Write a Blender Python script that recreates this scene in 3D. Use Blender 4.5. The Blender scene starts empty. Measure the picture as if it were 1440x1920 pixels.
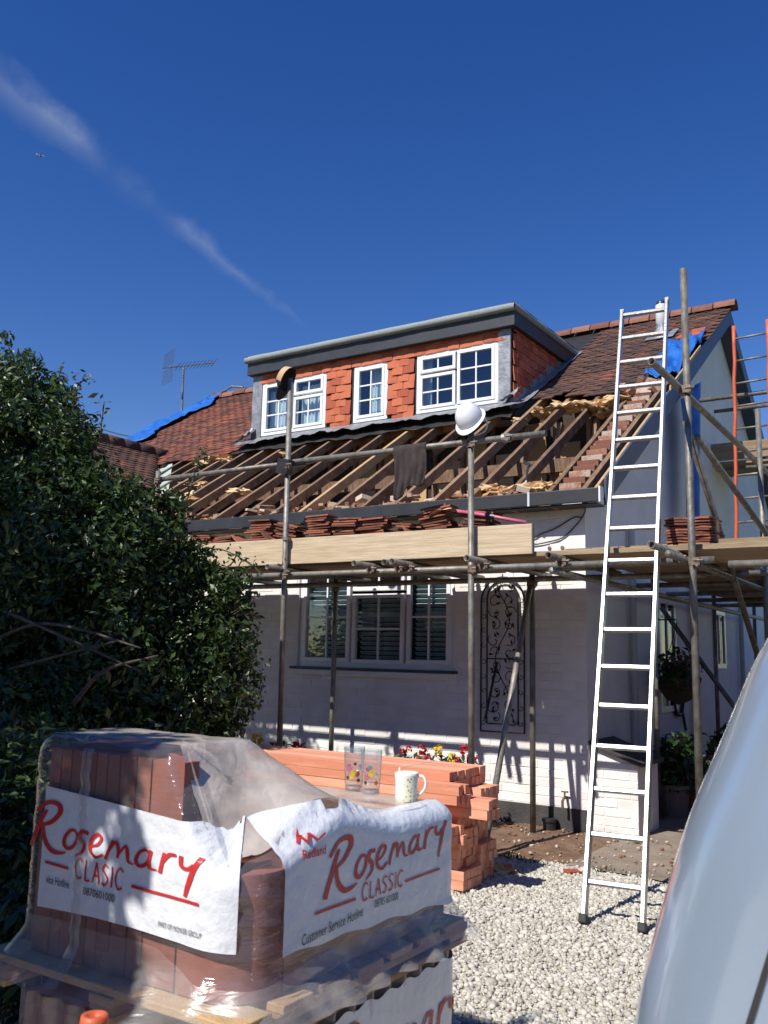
import bpy, bmesh, math, random
import numpy as np
from mathutils import Vector, Matrix, Euler, noise

random.seed(7)
rng = np.random.default_rng(7)
S = bpy.context.scene
COL = S.collection
R = math.radians

# ------------------------------------------------------------------ camera
cam = bpy.data.objects.new('camera', bpy.data.cameras.new('camera'))
COL.objects.link(cam)
_rt = Vector((0.84206, 0.53894, 0.02190)); _up = Vector((0.06546, -0.14242, 0.98764)); _fw = Vector((-0.53539, 0.83022, 0.15520))
M = Matrix((_rt, _up, -_fw)).transposed().to_4x4()
M.translation = (2.766, -7.500, 1.4415)
cam.matrix_world = M
cam.data.sensor_fit = 'VERTICAL'; cam.data.sensor_height = 36.0
cam.data.lens = 36.0 * 1692.0 / 1920.0
cam.data.clip_start = 0.02; cam.data.clip_end = 6000
cam.data.dof.use_dof = True; cam.data.dof.focus_distance = 7.0; cam.data.dof.aperture_fstop = 9.0
S.camera = cam
S.render.resolution_x = 768; S.render.resolution_y = 1024

# ------------------------------------------------------------------ sky, sun, exposure
SUN = Vector((-0.21, -1.0, 1.09)).normalized()          # towards the sun
w = bpy.data.worlds.new('World'); S.world = w; w.use_nodes = True
nt = w.node_tree; N = nt.nodes; Lk = nt.links
bg = N['Background']; bg.inputs['Strength'].default_value = 0.062
sky = N.new('ShaderNodeTexSky'); sky.sky_type = 'NISHITA'; sky.sun_disc = False
sky.sun_elevation = math.asin(SUN.z); sky.sun_rotation = math.atan2(SUN.x, SUN.y)
sky.altitude = 300; sky.air_density = 1.0; sky.dust_density = 0.1; sky.ozone_density = 1.6
tc = N.new('ShaderNodeTexCoord')
# the old contrail: a band of thin cloud along a great circle, broken up by noise
d1 = Vector((-.7262, .4486, .521)).normalized(); d2 = Vector((-.5854, .7294, .3538)).normalized()
nn = d1.cross(d2).normalized(); al = (d2 - d1).normalized()
def wmath(op, a, b=None, c=None):
    n = N.new('ShaderNodeMath'); n.operation = op
    for i, v in enumerate((a, b, c)):
        if v is None: continue
        if isinstance(v, (int, float)): n.inputs[i].default_value = v
        else: Lk.new(v, n.inputs[i])
    return n.outputs[0]
def wdot(vec):
    n = N.new('ShaderNodeVectorMath'); n.operation = 'DOT_PRODUCT'; n.inputs[1].default_value = vec
    Lk.new(tc.outputs['Generated'], n.inputs[0]); return n.outputs['Value']
nz = N.new('ShaderNodeTexNoise'); nz.inputs['Scale'].default_value = 22; nz.inputs['Detail'].default_value = 5; nz.inputs['Roughness'].default_value = .62
mp = N.new('ShaderNodeMapping'); mp.vector_type = 'TEXTURE'
Lk.new(tc.outputs['Generated'], nz.inputs['Vector'])
nz2 = N.new('ShaderNodeTexNoise'); nz2.inputs['Scale'].default_value = 11; nz2.inputs['Detail'].default_value = 2
Lk.new(tc.outputs['Generated'], nz2.inputs['Vector'])
dd = wmath('ADD', wdot(nn), wmath('MULTIPLY', wmath('SUBTRACT', nz.outputs['Fac'], .5), .03))
a_ = wmath('SUBTRACT', wdot(al), d1.dot(al))            # 0 at the upper end in view, .36 near the roof
wid = wmath('MAXIMUM', wmath('MULTIPLY_ADD', a_, -.055, .026), .006)
core = wmath('SUBTRACT', 1.0, wmath('MINIMUM', wmath('ABSOLUTE', wmath('DIVIDE', dd, wid)), 1.0))
cr_ = N.new('ShaderNodeValToRGB'); e_ = cr_.color_ramp.elements         # broken into stretches, ending above the roof
e_[0].position = 0.0; e_[0].color = (.75,) * 3 + (1,); e_[1].position = 1.0; e_[1].color = (0, 0, 0, 1)
for ps_, v_ in ((.40, 1.0), (.50, 1.0), (.60, .75), (.64, .40), (.665, .12), (.69, .55), (.72, .50), (.735, .12), (.755, .30), (.79, .50), (.87, .52), (.94, .28), (.985, .10)):
    q_ = e_.new(ps_); q_.color = (v_, v_, v_, 1)
Lk.new(wmath('MULTIPLY_ADD', a_, 1.35, .5), cr_.inputs['Fac'])
fade = wmath('MULTIPLY', cr_.outputs['Color'], wmath('MINIMUM', wmath('MAXIMUM', wmath('MULTIPLY', wmath('SUBTRACT', nz2.outputs['Fac'], .25), 3.5), 0.25), 1))
mask = wmath('MULTIPLY', wmath('MULTIPLY', wmath('POWER', core, 1.3), fade), wmath('MULTIPLY', nz.outputs['Fac'], .60))
mx = N.new('ShaderNodeMixRGB'); mx.inputs['Color2'].default_value = (7.5, 8.2, 9.2, 1)
hs = N.new('ShaderNodeHueSaturation'); hs.inputs['Saturation'].default_value = 1.38; hs.inputs['Hue'].default_value = .519; hs.inputs['Value'].default_value = 1.56; Lk.new(sky.outputs[0], hs.inputs['Color'])
Lk.new(mask, mx.inputs['Fac']); Lk.new(hs.outputs[0], mx.inputs['Color1']); Lk.new(mx.outputs[0], bg.inputs['Color'])

sd = bpy.data.lights.new('sun', 'SUN'); sd.energy = 4.6; sd.angle = R(0.53); sd.color = (1.0, .955, .88)
so = bpy.data.objects.new('sun', sd); COL.objects.link(so)
so.rotation_euler = (-SUN).to_track_quat('-Z', 'Y').to_euler(); so.location = (-4, -20, 22)
S.view_settings.view_transform = 'Standard'; S.view_settings.look = 'None'
S.view_settings.exposure = 0.32; S.view_settings.gamma = 1.0; S.view_settings.use_curve_mapping = False
S.render.engine = 'CYCLES'
S.cycles.use_denoising = True
S.cycles.max_bounces = 8; S.cycles.transparent_max_bounces = 14; S.cycles.transmission_bounces = 6
S.cycles.caustics_reflective = False; S.cycles.caustics_refractive = False
S.cycles.sample_clamp_indirect = 6.0

# ------------------------------------------------------------------ materials
MATS = {}
def _mat(name):
    m = bpy.data.materials.new(name); m.use_nodes = True
    return m, m.node_tree.nodes, m.node_tree.links, m.node_tree.nodes['Principled BSDF']
def pm(name, c1, c2=None, scale=6.0, rough=.7, metal=0.0, bump=0.0, bscale=40.0, rnd=0.0, stretch=(1, 1, 1), c3=None, spec=.5, coat=0.0, sharp=.5, detail=5):
    """procedural surface: two or three colours mixed by world-space noise, piece-to-piece variation, fine relief"""
    if name in MATS: return MATS[name]
    m, n, l, b = _mat(name)
    g = n.new('ShaderNodeNewGeometry')
    mp = n.new('ShaderNodeMapping'); mp.inputs['Scale'].default_value = stretch
    l.new(g.outputs['Position'], mp.inputs['Vector'])
    tx = n.new('ShaderNodeTexNoise'); tx.inputs['Scale'].default_value = scale; tx.inputs['Detail'].default_value = detail; tx.inputs['Roughness'].default_value = .6
    l.new(mp.outputs[0], tx.inputs['Vector'])
    fac = tx.outputs['Fac']
    if rnd:
        oi = n.new('ShaderNodeObjectInfo')
        ad = n.new('ShaderNodeMath'); ad.operation = 'ADD'; l.new(oi.outputs['Random'], ad.inputs[0]); l.new(g.outputs['Random Per Island'], ad.inputs[1])
        fr = n.new('ShaderNodeMath'); fr.operation = 'FRACT'; l.new(ad.outputs[0], fr.inputs[0])
        sb = n.new('ShaderNodeMath'); sb.operation = 'SUBTRACT'; l.new(fr.outputs[0], sb.inputs[0]); sb.inputs[1].default_value = .5
        ma = n.new('ShaderNodeMath'); ma.operation = 'MULTIPLY_ADD'; l.new(sb.outputs[0], ma.inputs[0]); ma.inputs[1].default_value = rnd; l.new(fac, ma.inputs[2])
        fac = ma.outputs[0]
    cr = n.new('ShaderNodeValToRGB'); e = cr.color_ramp.elements
    c2 = c2 or c1
    lo, hi = .5 - .28 * (1.2 - sharp), .5 + .28 * (1.2 - sharp)
    e[0].position = lo; e[0].color = (*c1, 1); e[1].position = hi; e[1].color = (*c2, 1)
    if c3:
        x = cr.color_ramp.elements.new(min(.98, hi + .16)); x.color = (*c3, 1)
    l.new(fac, cr.inputs['Fac']); l.new(cr.outputs[0], b.inputs['Base Color'])
    b.inputs['Roughness'].default_value = rough; b.inputs['Metallic'].default_value = metal
    b.inputs['Specular IOR Level'].default_value = spec; b.inputs['Coat Weight'].default_value = coat
    if bump:
        t2 = n.new('ShaderNodeTexNoise'); t2.inputs['Scale'].default_value = bscale; t2.inputs['Detail'].default_value = 4
        l.new(mp.outputs[0], t2.inputs['Vector'])
        bp = n.new('ShaderNodeBump'); bp.inputs['Strength'].default_value = bump; bp.inputs['Distance'].default_value = .01
        l.new(t2.outputs['Fac'], bp.inputs['Height']); l.new(bp.outputs[0], b.inputs['Normal'])
    MATS[name] = m
    return m
def glassy(name, tint=(1, 1, 1), op=.12, rough=.02, dif=(.8, .8, .8), difw=0.0, glossw=.5, bump=0.0, bscale=30, bstretch=(1, 1, 1)):
    """thin sheet: see-through, with a gloss and a little body of its own"""
    if name in MATS: return MATS[name]
    m, n, l, b = _mat(name); n.remove(b); out = n['Material Output']
    tr = n.new('ShaderNodeBsdfTransparent'); tr.inputs[0].default_value = (*tint, 1)
    gl = n.new('ShaderNodeBsdfGlossy'); gl.inputs['Roughness'].default_value = rough; gl.inputs[0].default_value = (.95, .97, 1, 1)
    df = n.new('ShaderNodeBsdfDiffuse'); df.inputs[0].default_value = (*dif, 1)
    lw = n.new('ShaderNodeLayerWeight'); lw.inputs['Blend'].default_value = .5
    fr = n.new('ShaderNodeMath'); fr.operation = 'POWER'; l.new(lw.outputs['Facing'], fr.inputs[0]); fr.inputs[1].default_value = 4.0
    mu = n.new('ShaderNodeMath'); mu.operation = 'MULTIPLY_ADD'; mu.use_clamp = True; l.new(fr.outputs[0], mu.inputs[0]); mu.inputs[1].default_value = glossw; mu.inputs[2].default_value = op + .03
    m1 = n.new('ShaderNodeMixShader'); m1.inputs[0].default_value = difw; l.new(tr.outputs[0], m1.inputs[1]); l.new(df.outputs[0], m1.inputs[2])
    if difw:
        g = n.new('ShaderNodeNewGeometry'); tx = n.new('ShaderNodeTexNoise'); tx.inputs['Scale'].default_value = 9; tx.inputs['Detail'].default_value = 4
        l.new(g.outputs['Position'], tx.inputs['Vector'])
        k = n.new('ShaderNodeMath'); k.operation = 'MULTIPLY'; k.use_clamp = True; l.new(tx.outputs['Fac'], k.inputs[0]); k.inputs[1].default_value = difw * 2; l.new(k.outputs[0], m1.inputs[0])
    m2 = n.new('ShaderNodeMixShader'); l.new(mu.outputs[0], m2.inputs[0]); l.new(m1.outputs[0], m2.inputs[1]); l.new(gl.outputs[0], m2.inputs[2])
    if bump:
        g2 = n.new('ShaderNodeNewGeometry'); t2 = n.new('ShaderNodeTexNoise'); t2.inputs['Scale'].default_value = bscale; t2.inputs['Detail'].default_value = 3; t2.inputs['Distortion'].default_value = 1.2
        mp2 = n.new('ShaderNodeMapping'); mp2.inputs['Scale'].default_value = bstretch; l.new(g2.outputs['Position'], mp2.inputs['Vector']); l.new(mp2.outputs[0], t2.inputs['Vector'])
        bp = n.new('ShaderNodeBump'); bp.inputs['Strength'].default_value = bump; bp.inputs['Distance'].default_value = .012
        l.new(t2.outputs['Fac'], bp.inputs['Height']); l.new(bp.outputs[0], gl.inputs['Normal']); l.new(bp.outputs[0], df.inputs['Normal'])
    l.new(m2.outputs[0], out.inputs['Surface'])
    MATS[name] = m
    return m
def leafmat(name, c1, c2, trans=.25, rough=.45):
    m, n, l, b = _mat(name)
    g = n.new('ShaderNodeNewGeometry'); cr = n.new('ShaderNodeValToRGB'); e = cr.color_ramp.elements
    e[0].color = (*c1, 1); e[1].color = (*c2, 1); l.new(g.outputs['Random Per Island'], cr.inputs['Fac'])
    l.new(cr.outputs[0], b.inputs['Base Color']); b.inputs['Roughness'].default_value = rough
    tl = n.new('ShaderNodeBsdfTranslucent'); l.new(cr.outputs[0], tl.inputs[0])
    ms = n.new('ShaderNodeMixShader'); ms.inputs[0].default_value = trans
    l.new(b.outputs[0], ms.inputs[1]); l.new(tl.outputs[0], ms.inputs[2]); l.new(ms.outputs[0], n['Material Output'].inputs['Surface'])
    return m

m_white = pm('painted_brick', (.74, .715, .68), (.85, .84, .82), 4, .75, bump=.3, bscale=60, rnd=.25)
m_render = pm('white_render', (.74, .73, .71), (.84, .83, .81), 2.5, .85, bump=.25, bscale=90)
m_plinth = pm('plinth_paint', (.035, .035, .038), (.07, .065, .06), 7, .7, bump=.4, bscale=50)
m_upvc = pm('white_upvc', (.80, .81, .82), (.86, .86, .86), 2, .28)
m_anth = pm('anthracite_board', (.020, .022, .028), (.034, .038, .046), 5, .5, bump=.08, bscale=30)
m_barge = pm('barge_paint', (.05, .065, .095), (.075, .09, .12), 4, .45)
m_felt = pm('mineral_felt', (.20, .23, .22), (.33, .36, .35), 60, .9, bump=.6, bscale=160)
m_lead = pm('lead_sheet', (.17, .18, .20), (.36, .37, .39), 9, .5, metal=.35, bump=.5, bscale=25)
m_bfelt = pm('black_underlay', (.014, .013, .013), (.03, .028, .027), 8, .55, bump=.4, bscale=20)
m_hung = pm('hung_clay_tile', (.36, .080, .036), (.52, .140, .064), 8, .8, bump=.3, bscale=80, rnd=.8)
m_roof = pm('weathered_clay_tile', (.055, .034, .028), (.135, .058, .038), 2.1, .88, bump=.5, bscale=70, rnd=.42, c3=(.28, .085, .045))
m_roofl = pm('weathered_red_tile', (.085, .042, .032), (.235, .072, .040), 1.5, .88, bump=.5, bscale=70, rnd=.38, c3=(.36, .105, .052))
m_tilestk = pm('salvaged_clay_tile', (.14, .055, .035), (.34, .115, .065), 12, .88, bump=.4, bscale=70, rnd=.6)
m_ridge = pm('ridge_clay', (.16, .065, .045), (.26, .12, .08), 9, .9, bump=.5, bscale=50, rnd=.4)
m_raft = pm('old_timber', (.14, .080, .046), (.34, .21, .125), 9, .85, bump=.5, bscale=60, stretch=(6, 1, 1), rnd=.3)
m_newt = pm('sawn_timber', (.42, .27, .13), (.58, .40, .22), 8, .8, bump=.25, bscale=50, stretch=(5, 1, 2), rnd=.3)
m_toe = pm('scaffold_plank', (.46, .345, .215), (.67, .55, .39), 6, .85, bump=.35, bscale=40, stretch=(.5, 4, 9))
m_deck = pm('scaffold_deck', (.24, .17, .10), (.40, .30, .19), 5, .9, bump=.4, bscale=40, stretch=(.6, 6, 6), rnd=.4)
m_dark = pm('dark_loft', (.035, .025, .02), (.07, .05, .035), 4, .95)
m_tan = pm('plaster_lath_board', (.42, .25, .11), (.55, .36, .18), 3, .9, bump=.2, bscale=30, rnd=.5)
m_ins = pm('mineral_wool', (.50, .29, .13), (.78, .56, .32), 14, 1.0, bump=1.0, bscale=90, rnd=.5)
m_redbr = pm('red_brick', (.20, .085, .055), (.36, .18, .12), 20, .95, bump=.7, bscale=60, rnd=.8, c3=(.44, .36, .29))
m_galv = pm('galvanised_tube', (.13, .115, .095), (.29, .275, .245), 16, .55, metal=.4, bump=.35, bscale=60, stretch=(1, 1, .6), rnd=.3, c3=(.46, .44, .40))
m_rusty = pm('rusty_coupler', (.12, .075, .05), (.26, .21, .17), 30, .65, metal=.5, bump=.4, bscale=80)
m_alu = pm('ladder_aluminium', (.29, .29, .285), (.42, .42, .41), 26, .34, metal=.65, bump=.12, bscale=70)
m_blackr = pm('black_rubber', (.02, .02, .02), (.035, .035, .035), 9, .7)
m_tarp = pm('blue_tarpaulin', (.010, .085, .36), (.03, .17, .55), 6, .42, bump=.3, bscale=25)
m_redp = pm('red_paint', (.50, .085, .035), (.62, .13, .05), 12, .5, bump=.2, bscale=40)
m_batten = pm('red_treated_batten', (.66, .25, .145), (.82, .41, .26), 5, .85, bump=.3, bscale=60, stretch=(.6, 4, 7), rnd=.45)
m_gravel = pm('limestone_gravel', (.41, .38, .315), (.60, .57, .50), 40, .9, bump=.3, bscale=140, rnd=.8)
m_gbase = pm('gravel_bed', (.34, .31, .255), (.48, .45, .385), 60, .95, bump=1.0, bscale=55)
m_soil = pm('bare_soil', (.115, .062, .038), (.23, .14, .09), 7, .97, bump=.9, bscale=45)
m_path = pm('worn_concrete', (.20, .155, .12), (.30, .25, .20), 4, .9, bump=.5, bscale=60)
m_wiron = pm('wrought_iron', (.018, .017, .02), (.035, .033, .035), 30, .55, metal=.3)
m_slat = pm('shutter_paint', (.60, .64, .64), (.70, .74, .74), 4, .5)
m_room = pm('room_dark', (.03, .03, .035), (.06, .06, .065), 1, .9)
m_curt = pm('net_curtain', (.62, .66, .68), (.76, .79, .80), 5, .9, stretch=(14, 14, 1))
m_wood = pm('pallet_wood', (.36, .22, .10), (.54, .37, .19), 7, .85, bump=.4, bscale=50, stretch=(3, 3, 8), rnd=.5)
m_ptile = pm('new_clay_tile', (.26, .090, .068), (.33, .125, .095), 6, .75, bump=.1, bscale=50, rnd=.3, stretch=(1, 1, .5))
m_ptile2 = pm('pallet_card', (.34, .17, .12), (.44, .25, .18), 3, .8)
m_label = pm('printed_film_white', (.68, .70, .74), (.78, .80, .83), 5, .38, bump=.5, bscale=34, coat=.3)
m_ink = pm('red_ink', (.52, .028, .030), (.60, .045, .045), 9, .4)
m_inkb = pm('black_ink', (.03, .03, .035), (.05, .05, .055), 9, .5)
m_film = glassy('stretch_film', (.97, .95, .94), .03, .12, (.74, .70, .68), .085, .55, bump=.6, bscale=9, bstretch=(.7, .7, 5))
m_filmtop = glassy('dusty_film', (.95, .93, .9), .03, .16, (.60, .53, .46), .66, .42, bump=.45, bscale=12)
m_skirt = glassy('loose_film', (.97, .96, .95), .03, .30, (.72, .69, .66), .20, .40, bump=.45, bscale=8, bstretch=(1, 1, 4))
m_pane = glassy('window_pane', (.86, .92, .95), .035, .01, glossw=.55)
m_tumbler = glassy('tumbler_glass', (.94, .96, .96), .03, .02, (.9, .9, .9), .05, .7)
m_mug = pm('mug_glaze', (.80, .79, .72), (.84, .83, .77), 5, .2, coat=.4)
m_cloth = pm('dark_cloth', (.028, .020, .020), (.055, .040, .038), 15, .95, bump=.4, bscale=120)
m_capc = pm('cap_cloth', (.030, .022, .020), (.05, .036, .030), 15, .95, bump=.3, bscale=150)
m_tanc = pm('tan_cloth', (.50, .33, .19), (.58, .40, .24), 15, .95)
m_hat = pm('white_plastic', (.80, .81, .82), (.84, .84, .84), 3, .25, coat=.3)
m_pink = pm('pink_plastic', (.52, .10, .20), (.62, .17, .28), 10, .45)
m_blackp = pm('black_plastic', (.02, .02, .024), (.045, .045, .05), 10, .35)
m_grey = pm('grey_plastic', (.58, .60, .63), (.66, .67, .69), 5, .45)
m_alum2 = pm('aerial_metal', (.16, .16, .17), (.26, .26, .27), 10, .5, metal=.5)
m_bark = pm('bark', (.055, .042, .032), (.13, .105, .08), 16, .95, bump=.8, bscale=40)
m_leaf = leafmat('bush_leaf', (.014, .030, .008), (.080, .132, .030), .24, .4)
m_leaf2 = leafmat('tree_leaf', (.03, .06, .015), (.06, .11, .03), .25, .5)
m_leaf3 = leafmat('plant_leaf', (.02, .05, .015), (.05, .11, .03), .25, .45)
m_fred = leafmat('red_petal', (.42, .006, .014), (.60, .012, .025), .2, .6)
m_fyel = leafmat('yellow_petal', (.75, .50, .01), (.82, .62, .03), .25, .6)
m_fpink = leafmat('pink_petal', (.42, .10, .18), (.55, .20, .28), .25, .6)
m_terra = pm('terracotta', (.34, .13, .07), (.42, .18, .10), 8, .9)
m_coir = pm('coir_liner', (.05, .035, .022), (.10, .07, .04), 30, 1.0, bump=.8, bscale=90)

def carpaint():
    m, n, l, b = _mat('silver_blue_paint')
    b.inputs['Base Color'].default_value = (.40, .47, .55, 1); b.inputs['Metallic'].default_value = .45; b.inputs['Roughness'].default_value = .30
    b.inputs['Coat Weight'].default_value = 1.0; b.inputs['Coat Roughness'].default_value = .05
    tx = n.new('ShaderNodeTexNoise'); tx.inputs['Scale'].default_value = 900; g = n.new('ShaderNodeNewGeometry'); l.new(g.outputs['Position'], tx.inputs['Vector'])
    cr = n.new('ShaderNodeValToRGB'); cr.color_ramp.elements[0].color = (.32, .41, .53, 1); cr.color_ramp.elements[1].color = (.42, .51, .62, 1)
    l.new(tx.outputs['Fac'], cr.inputs['Fac']); l.new(cr.outputs[0], b.inputs['Base Color'])
    return m
m_paint = carpaint()
def mugprint():
    m, n, l, b = _mat('mug_print')
    g = n.new('ShaderNodeNewGeometry'); v = n.new('ShaderNodeTexVoronoi'); v.inputs['Scale'].default_value = 95; l.new(g.outputs['Position'], v.inputs['Vector'])
    cr = n.new('ShaderNodeValToRGB'); cr.color_ramp.interpolation = 'EASE'; e = cr.color_ramp.elements
    e[0].position = .18; e[0].color = (.22, .24, .08, 1); e[1].position = .42; e[1].color = (.78, .77, .62, 1)
    x = e.new(.30); x.color = (.55, .58, .22, 1)
    l.new(v.outputs['Distance'], cr.inputs['Fac']); l.new(cr.outputs[0], b.inputs['Base Color']); b.inputs['Roughness'].default_value = .2
    return m
m_mugp = mugprint()

# ------------------------------------------------------------------ helpers
class MB:
    """collects vertices and faces of one mesh"""
    def __init__(s): s.v = []; s.f = []; s.m = []
    def add(s, vs, fs, mi=0):
        o = len(s.v); s.v += [tuple(v) for v in vs]; s.f += [tuple(i + o for i in f) for f in fs]; s.m += [mi] * len(fs); return s
    def box(s, c, d, rot=None, mi=0):
        hx, hy, hz = d[0] / 2, d[1] / 2, d[2] / 2
        P = [Vector((x, y, z)) for x in (-hx, hx) for y in (-hy, hy) for z in (-hz, hz)]
        if rot is not None:
            Q = rot if isinstance(rot, Matrix) else Euler(rot).to_matrix()
            P = [Q @ p for p in P]
        c = Vector(c); P = [p + c for p in P]
        return s.add(P, [(0, 1, 3, 2), (4, 6, 7, 5), (0, 4, 5, 1), (2, 3, 7, 6), (0, 2, 6, 4), (1, 5, 7, 3)], mi)
    def span(s, a, b, mi=0):
        a, b = Vector(a), Vector(b); return s.box((a + b) / 2, [abs(b[i] - a[i]) for i in range(3)], mi=mi)
    def beam(s, a, b, wd, ht, upv=(0, 0, 1)):
        a, b = Vector(a), Vector(b); x = (b - a); L = x.length; x.normalize()
        y = Vector(upv).cross(x).normalized(); z = x.cross(y)
        Q = Matrix((x, y, z)).transposed(); return s.box((a + b) / 2, (L, wd, ht), Q)
    def tube(s, pts, r, n=10, cap=True, closed=False, mi=0):
        pts = [Vector(p) for p in pts]; k = len(pts); rs = r if isinstance(r, (list, tuple)) else [r] * k
        o = len(s.v); prev = None; V = []
        for i, p in enumerate(pts):
            if closed: t = pts[(i + 1) % k] - pts[i - 1]
            else: t = pts[min(i + 1, k - 1)] - pts[max(i - 1, 0)]
            t.normalize()
            if prev is None:
                a = Vector((0, 0, 1)) if abs(t.z) < .9 else Vector((1, 0, 0)); u = t.cross(a).normalized()
            else:
                u = prev - t * prev.dot(t)
                if u.length < 1e-6: u = t.orthogonal()
                u.normalize()
            prev = u; v2 = t.cross(u)
            V += [p + (u * math.cos(2 * math.pi * j / n) + v2 * math.sin(2 * math.pi * j / n)) * rs[i] for j in range(n)]
        F = []
        for i in range(k if closed else k - 1):
            i2 = (i + 1) % k
            F += [(i * n + j, i * n + (j + 1) % n, i2 * n + (j + 1) % n, i2 * n + j) for j in range(n)]
        if cap and not closed: F += [tuple(range(n - 1, -1, -1)), tuple((k - 1) * n + j for j in range(n))]
        return s.add(V, F, mi)
    def pipe(s, a, b, ro, ri, n=16):
        """open-ended scaffold tube with a wall thickness"""
        a, b = Vector(a), Vector(b); t = (b - a).normalized(); u = t.orthogonal().normalized(); v2 = t.cross(u)
        V = []
        for p, r in ((a, ro), (b, ro), (b, ri), (a, ri)):
            V += [p + (u * math.cos(2 * math.pi * j / n) + v2 * math.sin(2 * math.pi * j / n)) * r for j in range(n)]
        F = []
        for i in range(4):
            i2 = (i + 1) % 4
            F += [(i * n + j, i * n + (j + 1) % n, i2 * n + (j + 1) % n, i2 * n + j) for j in range(n)]
        return s.add(V, F)
    def lathe(s, prof, c, n=24, axis=None, mi=0):
        c = Vector(c); V = []
        for r, z in prof:
            V += [Vector((r * math.cos(2 * math.pi * j / n), r * math.sin(2 * math.pi * j / n), z)) for j in range(n)]
        if axis is not None: V = [axis @ v for v in V]
        V = [v + c for v in V]; F = []
        for i in range(len(prof) - 1):
            F += [(i * n + j, i * n + (j + 1) % n, (i + 1) * n + (j + 1) % n, (i + 1) * n + j) for j in range(n)]
        return s.add(V, F, mi)
    def grid(s, nu, nv, fn, mi=0, wrapu=False):
        V = [fn(i, j) for i in range(nu) for j in range(nv)]
        F = [(i * nv + j, ((i + 1) % nu) * nv + j, ((i + 1) % nu) * nv + j + 1, i * nv + j + 1) for i in range(nu if wrapu else nu - 1) for j in range(nv - 1)]
        return s.add(V, F, mi)
    def mesh(s, name, smooth=False):
        me = bpy.data.meshes.new(name); me.from_pydata(s.v, [], s.f); me.validate()
        if len(me.polygons) == len(s.m): me.polygons.foreach_set('material_index', s.m)
        if smooth: me.polygons.foreach_set('use_smooth', [True] * len(me.polygons))
        me.update(); return me
    def build(s, name, mat, parent=None, smooth=False, bevel=0.0, label=None, fixn=False):
        me = s.mesh(name, smooth)
        if fixn:
            bm = bmesh.new(); bm.from_mesh(me); bmesh.ops.recalc_face_normals(bm, faces=bm.faces); bm.to_mesh(me); bm.free()
        for m in (mat if isinstance(mat, (list, tuple)) else [mat]): me.materials.append(m)
        return place(name, me, parent, None, bevel, label)
def place(name, me, parent=None, mtx=None, bevel=0.0, label=None):
    o = bpy.data.objects.new(name, me); COL.objects.link(o)
    if mtx is not None: o.matrix_world = mtx
    if parent is not None:
        o.parent = parent; o.matrix_parent_inverse = PINV.get(parent.name, Matrix.Identity(4))
    if bevel:
        b = o.modifiers.new('bevel', 'BEVEL'); b.width = bevel; b.segments = 2; b.limit_method = 'ANGLE'
    if label: o['label'] = label
    return o
PINV = {}
def thing(name, loc, label, cat, group=None, kind=None):
    o = bpy.data.objects.new(name, None); COL.objects.link(o); o.location = loc; o.empty_display_size = .1
    PINV[o.name] = Matrix.Translation(-Vector(loc)); tag(o, label, cat, group, kind); return o
def tag(o, label, cat=None, group=None, kind=None):
    o['label'] = label
    if cat: o['category'] = cat
    if group: o['group'] = group
    if kind: o['kind'] = kind
    return o
def struct(o): o['kind'] = 'structure'; return o
def np_mesh(name, V, F, mats, smooth=False):
    me = bpy.data.meshes.new(name); V = np.asarray(V, np.float32); F = np.asarray(F, np.int32)
    k = F.shape[1]
    me.vertices.add(len(V)); me.vertices.foreach_set('co', V.ravel())
    me.loops.add(F.size); me.loops.foreach_set('vertex_index', F.ravel())
    me.polygons.add(len(F)); me.polygons.foreach_set('loop_start', np.arange(0, F.size, k, dtype=np.int32)); me.polygons.foreach_set('loop_total', np.full(len(F), k, np.int32))
    if smooth: me.polygons.foreach_set('use_smooth', np.ones(len(F), bool))
    for m in mats: me.materials.append(m)
    me.update(calc_edges=True); me.validate(); return me
ICO_V = None
def ico():
    global ICO_V
    if ICO_V is None:
        bm = bmesh.new(); bmesh.ops.create_icosphere(bm, subdivisions=1, radius=1)
        ICO_V = (np.array([v.co[:] for v in bm.verts]), np.array([[v.index for v in f.verts] for f in bm.faces])); bm.free()
    return ICO_V
def rot_np(n):
    q = rng.normal(size=(n, 4)); q /= np.linalg.norm(q, axis=1)[:, None]; a, b, c, d = q.T
    return np.stack([np.stack([1 - 2 * (c * c + d * d), 2 * (b * c - a * d), 2 * (b * d + a * c)], 1), np.stack([2 * (b * c + a * d), 1 - 2 * (b * b + d * d), 2 * (c * d - a * b)], 1), np.stack([2 * (b * d - a * c), 2 * (c * d + a * b), 1 - 2 * (b * b + c * c)], 1)], 1)
def stones(P, size, flat=.75):
    v, f = ico(); n = len(P)
    sc = size[:, None] * rng.uniform(.6, 1.15, (n, 3))
    W = v[None] * sc[:, None, :] * rng.uniform(.8, 1.15, (n, len(v), 1))
    W = np.einsum('nij,nkj->nki', rot_np(n), W); W[:, :, 2] *= flat
    W += P[:, None, :]
    return W.reshape(-1, 3), (f[None] + (np.arange(n) * len(v))[:, None, None]).reshape(-1, 3)
def catmull(pts, k=6):
    P = [Vector(p) for p in pts]; P = [P[0] * 2 - P[1]] + P + [P[-1] * 2 - P[-2]]; out = []
    for i in range(1, len(P) - 2):
        for j in range(k):
            t = j / k; a, b, c, d = P[i - 1], P[i], P[i + 1], P[i + 2]
            out.append(.5 * ((2 * b) + (c - a) * t + (2 * a - 5 * b + 4 * c - d) * t * t + (3 * b - a - 3 * c + d) * t * t * t))
    return out + [P[-2]]
def fbm(p, o=3): return noise.fractal(Vector(p), 1.0, 2.0, o)

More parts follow.
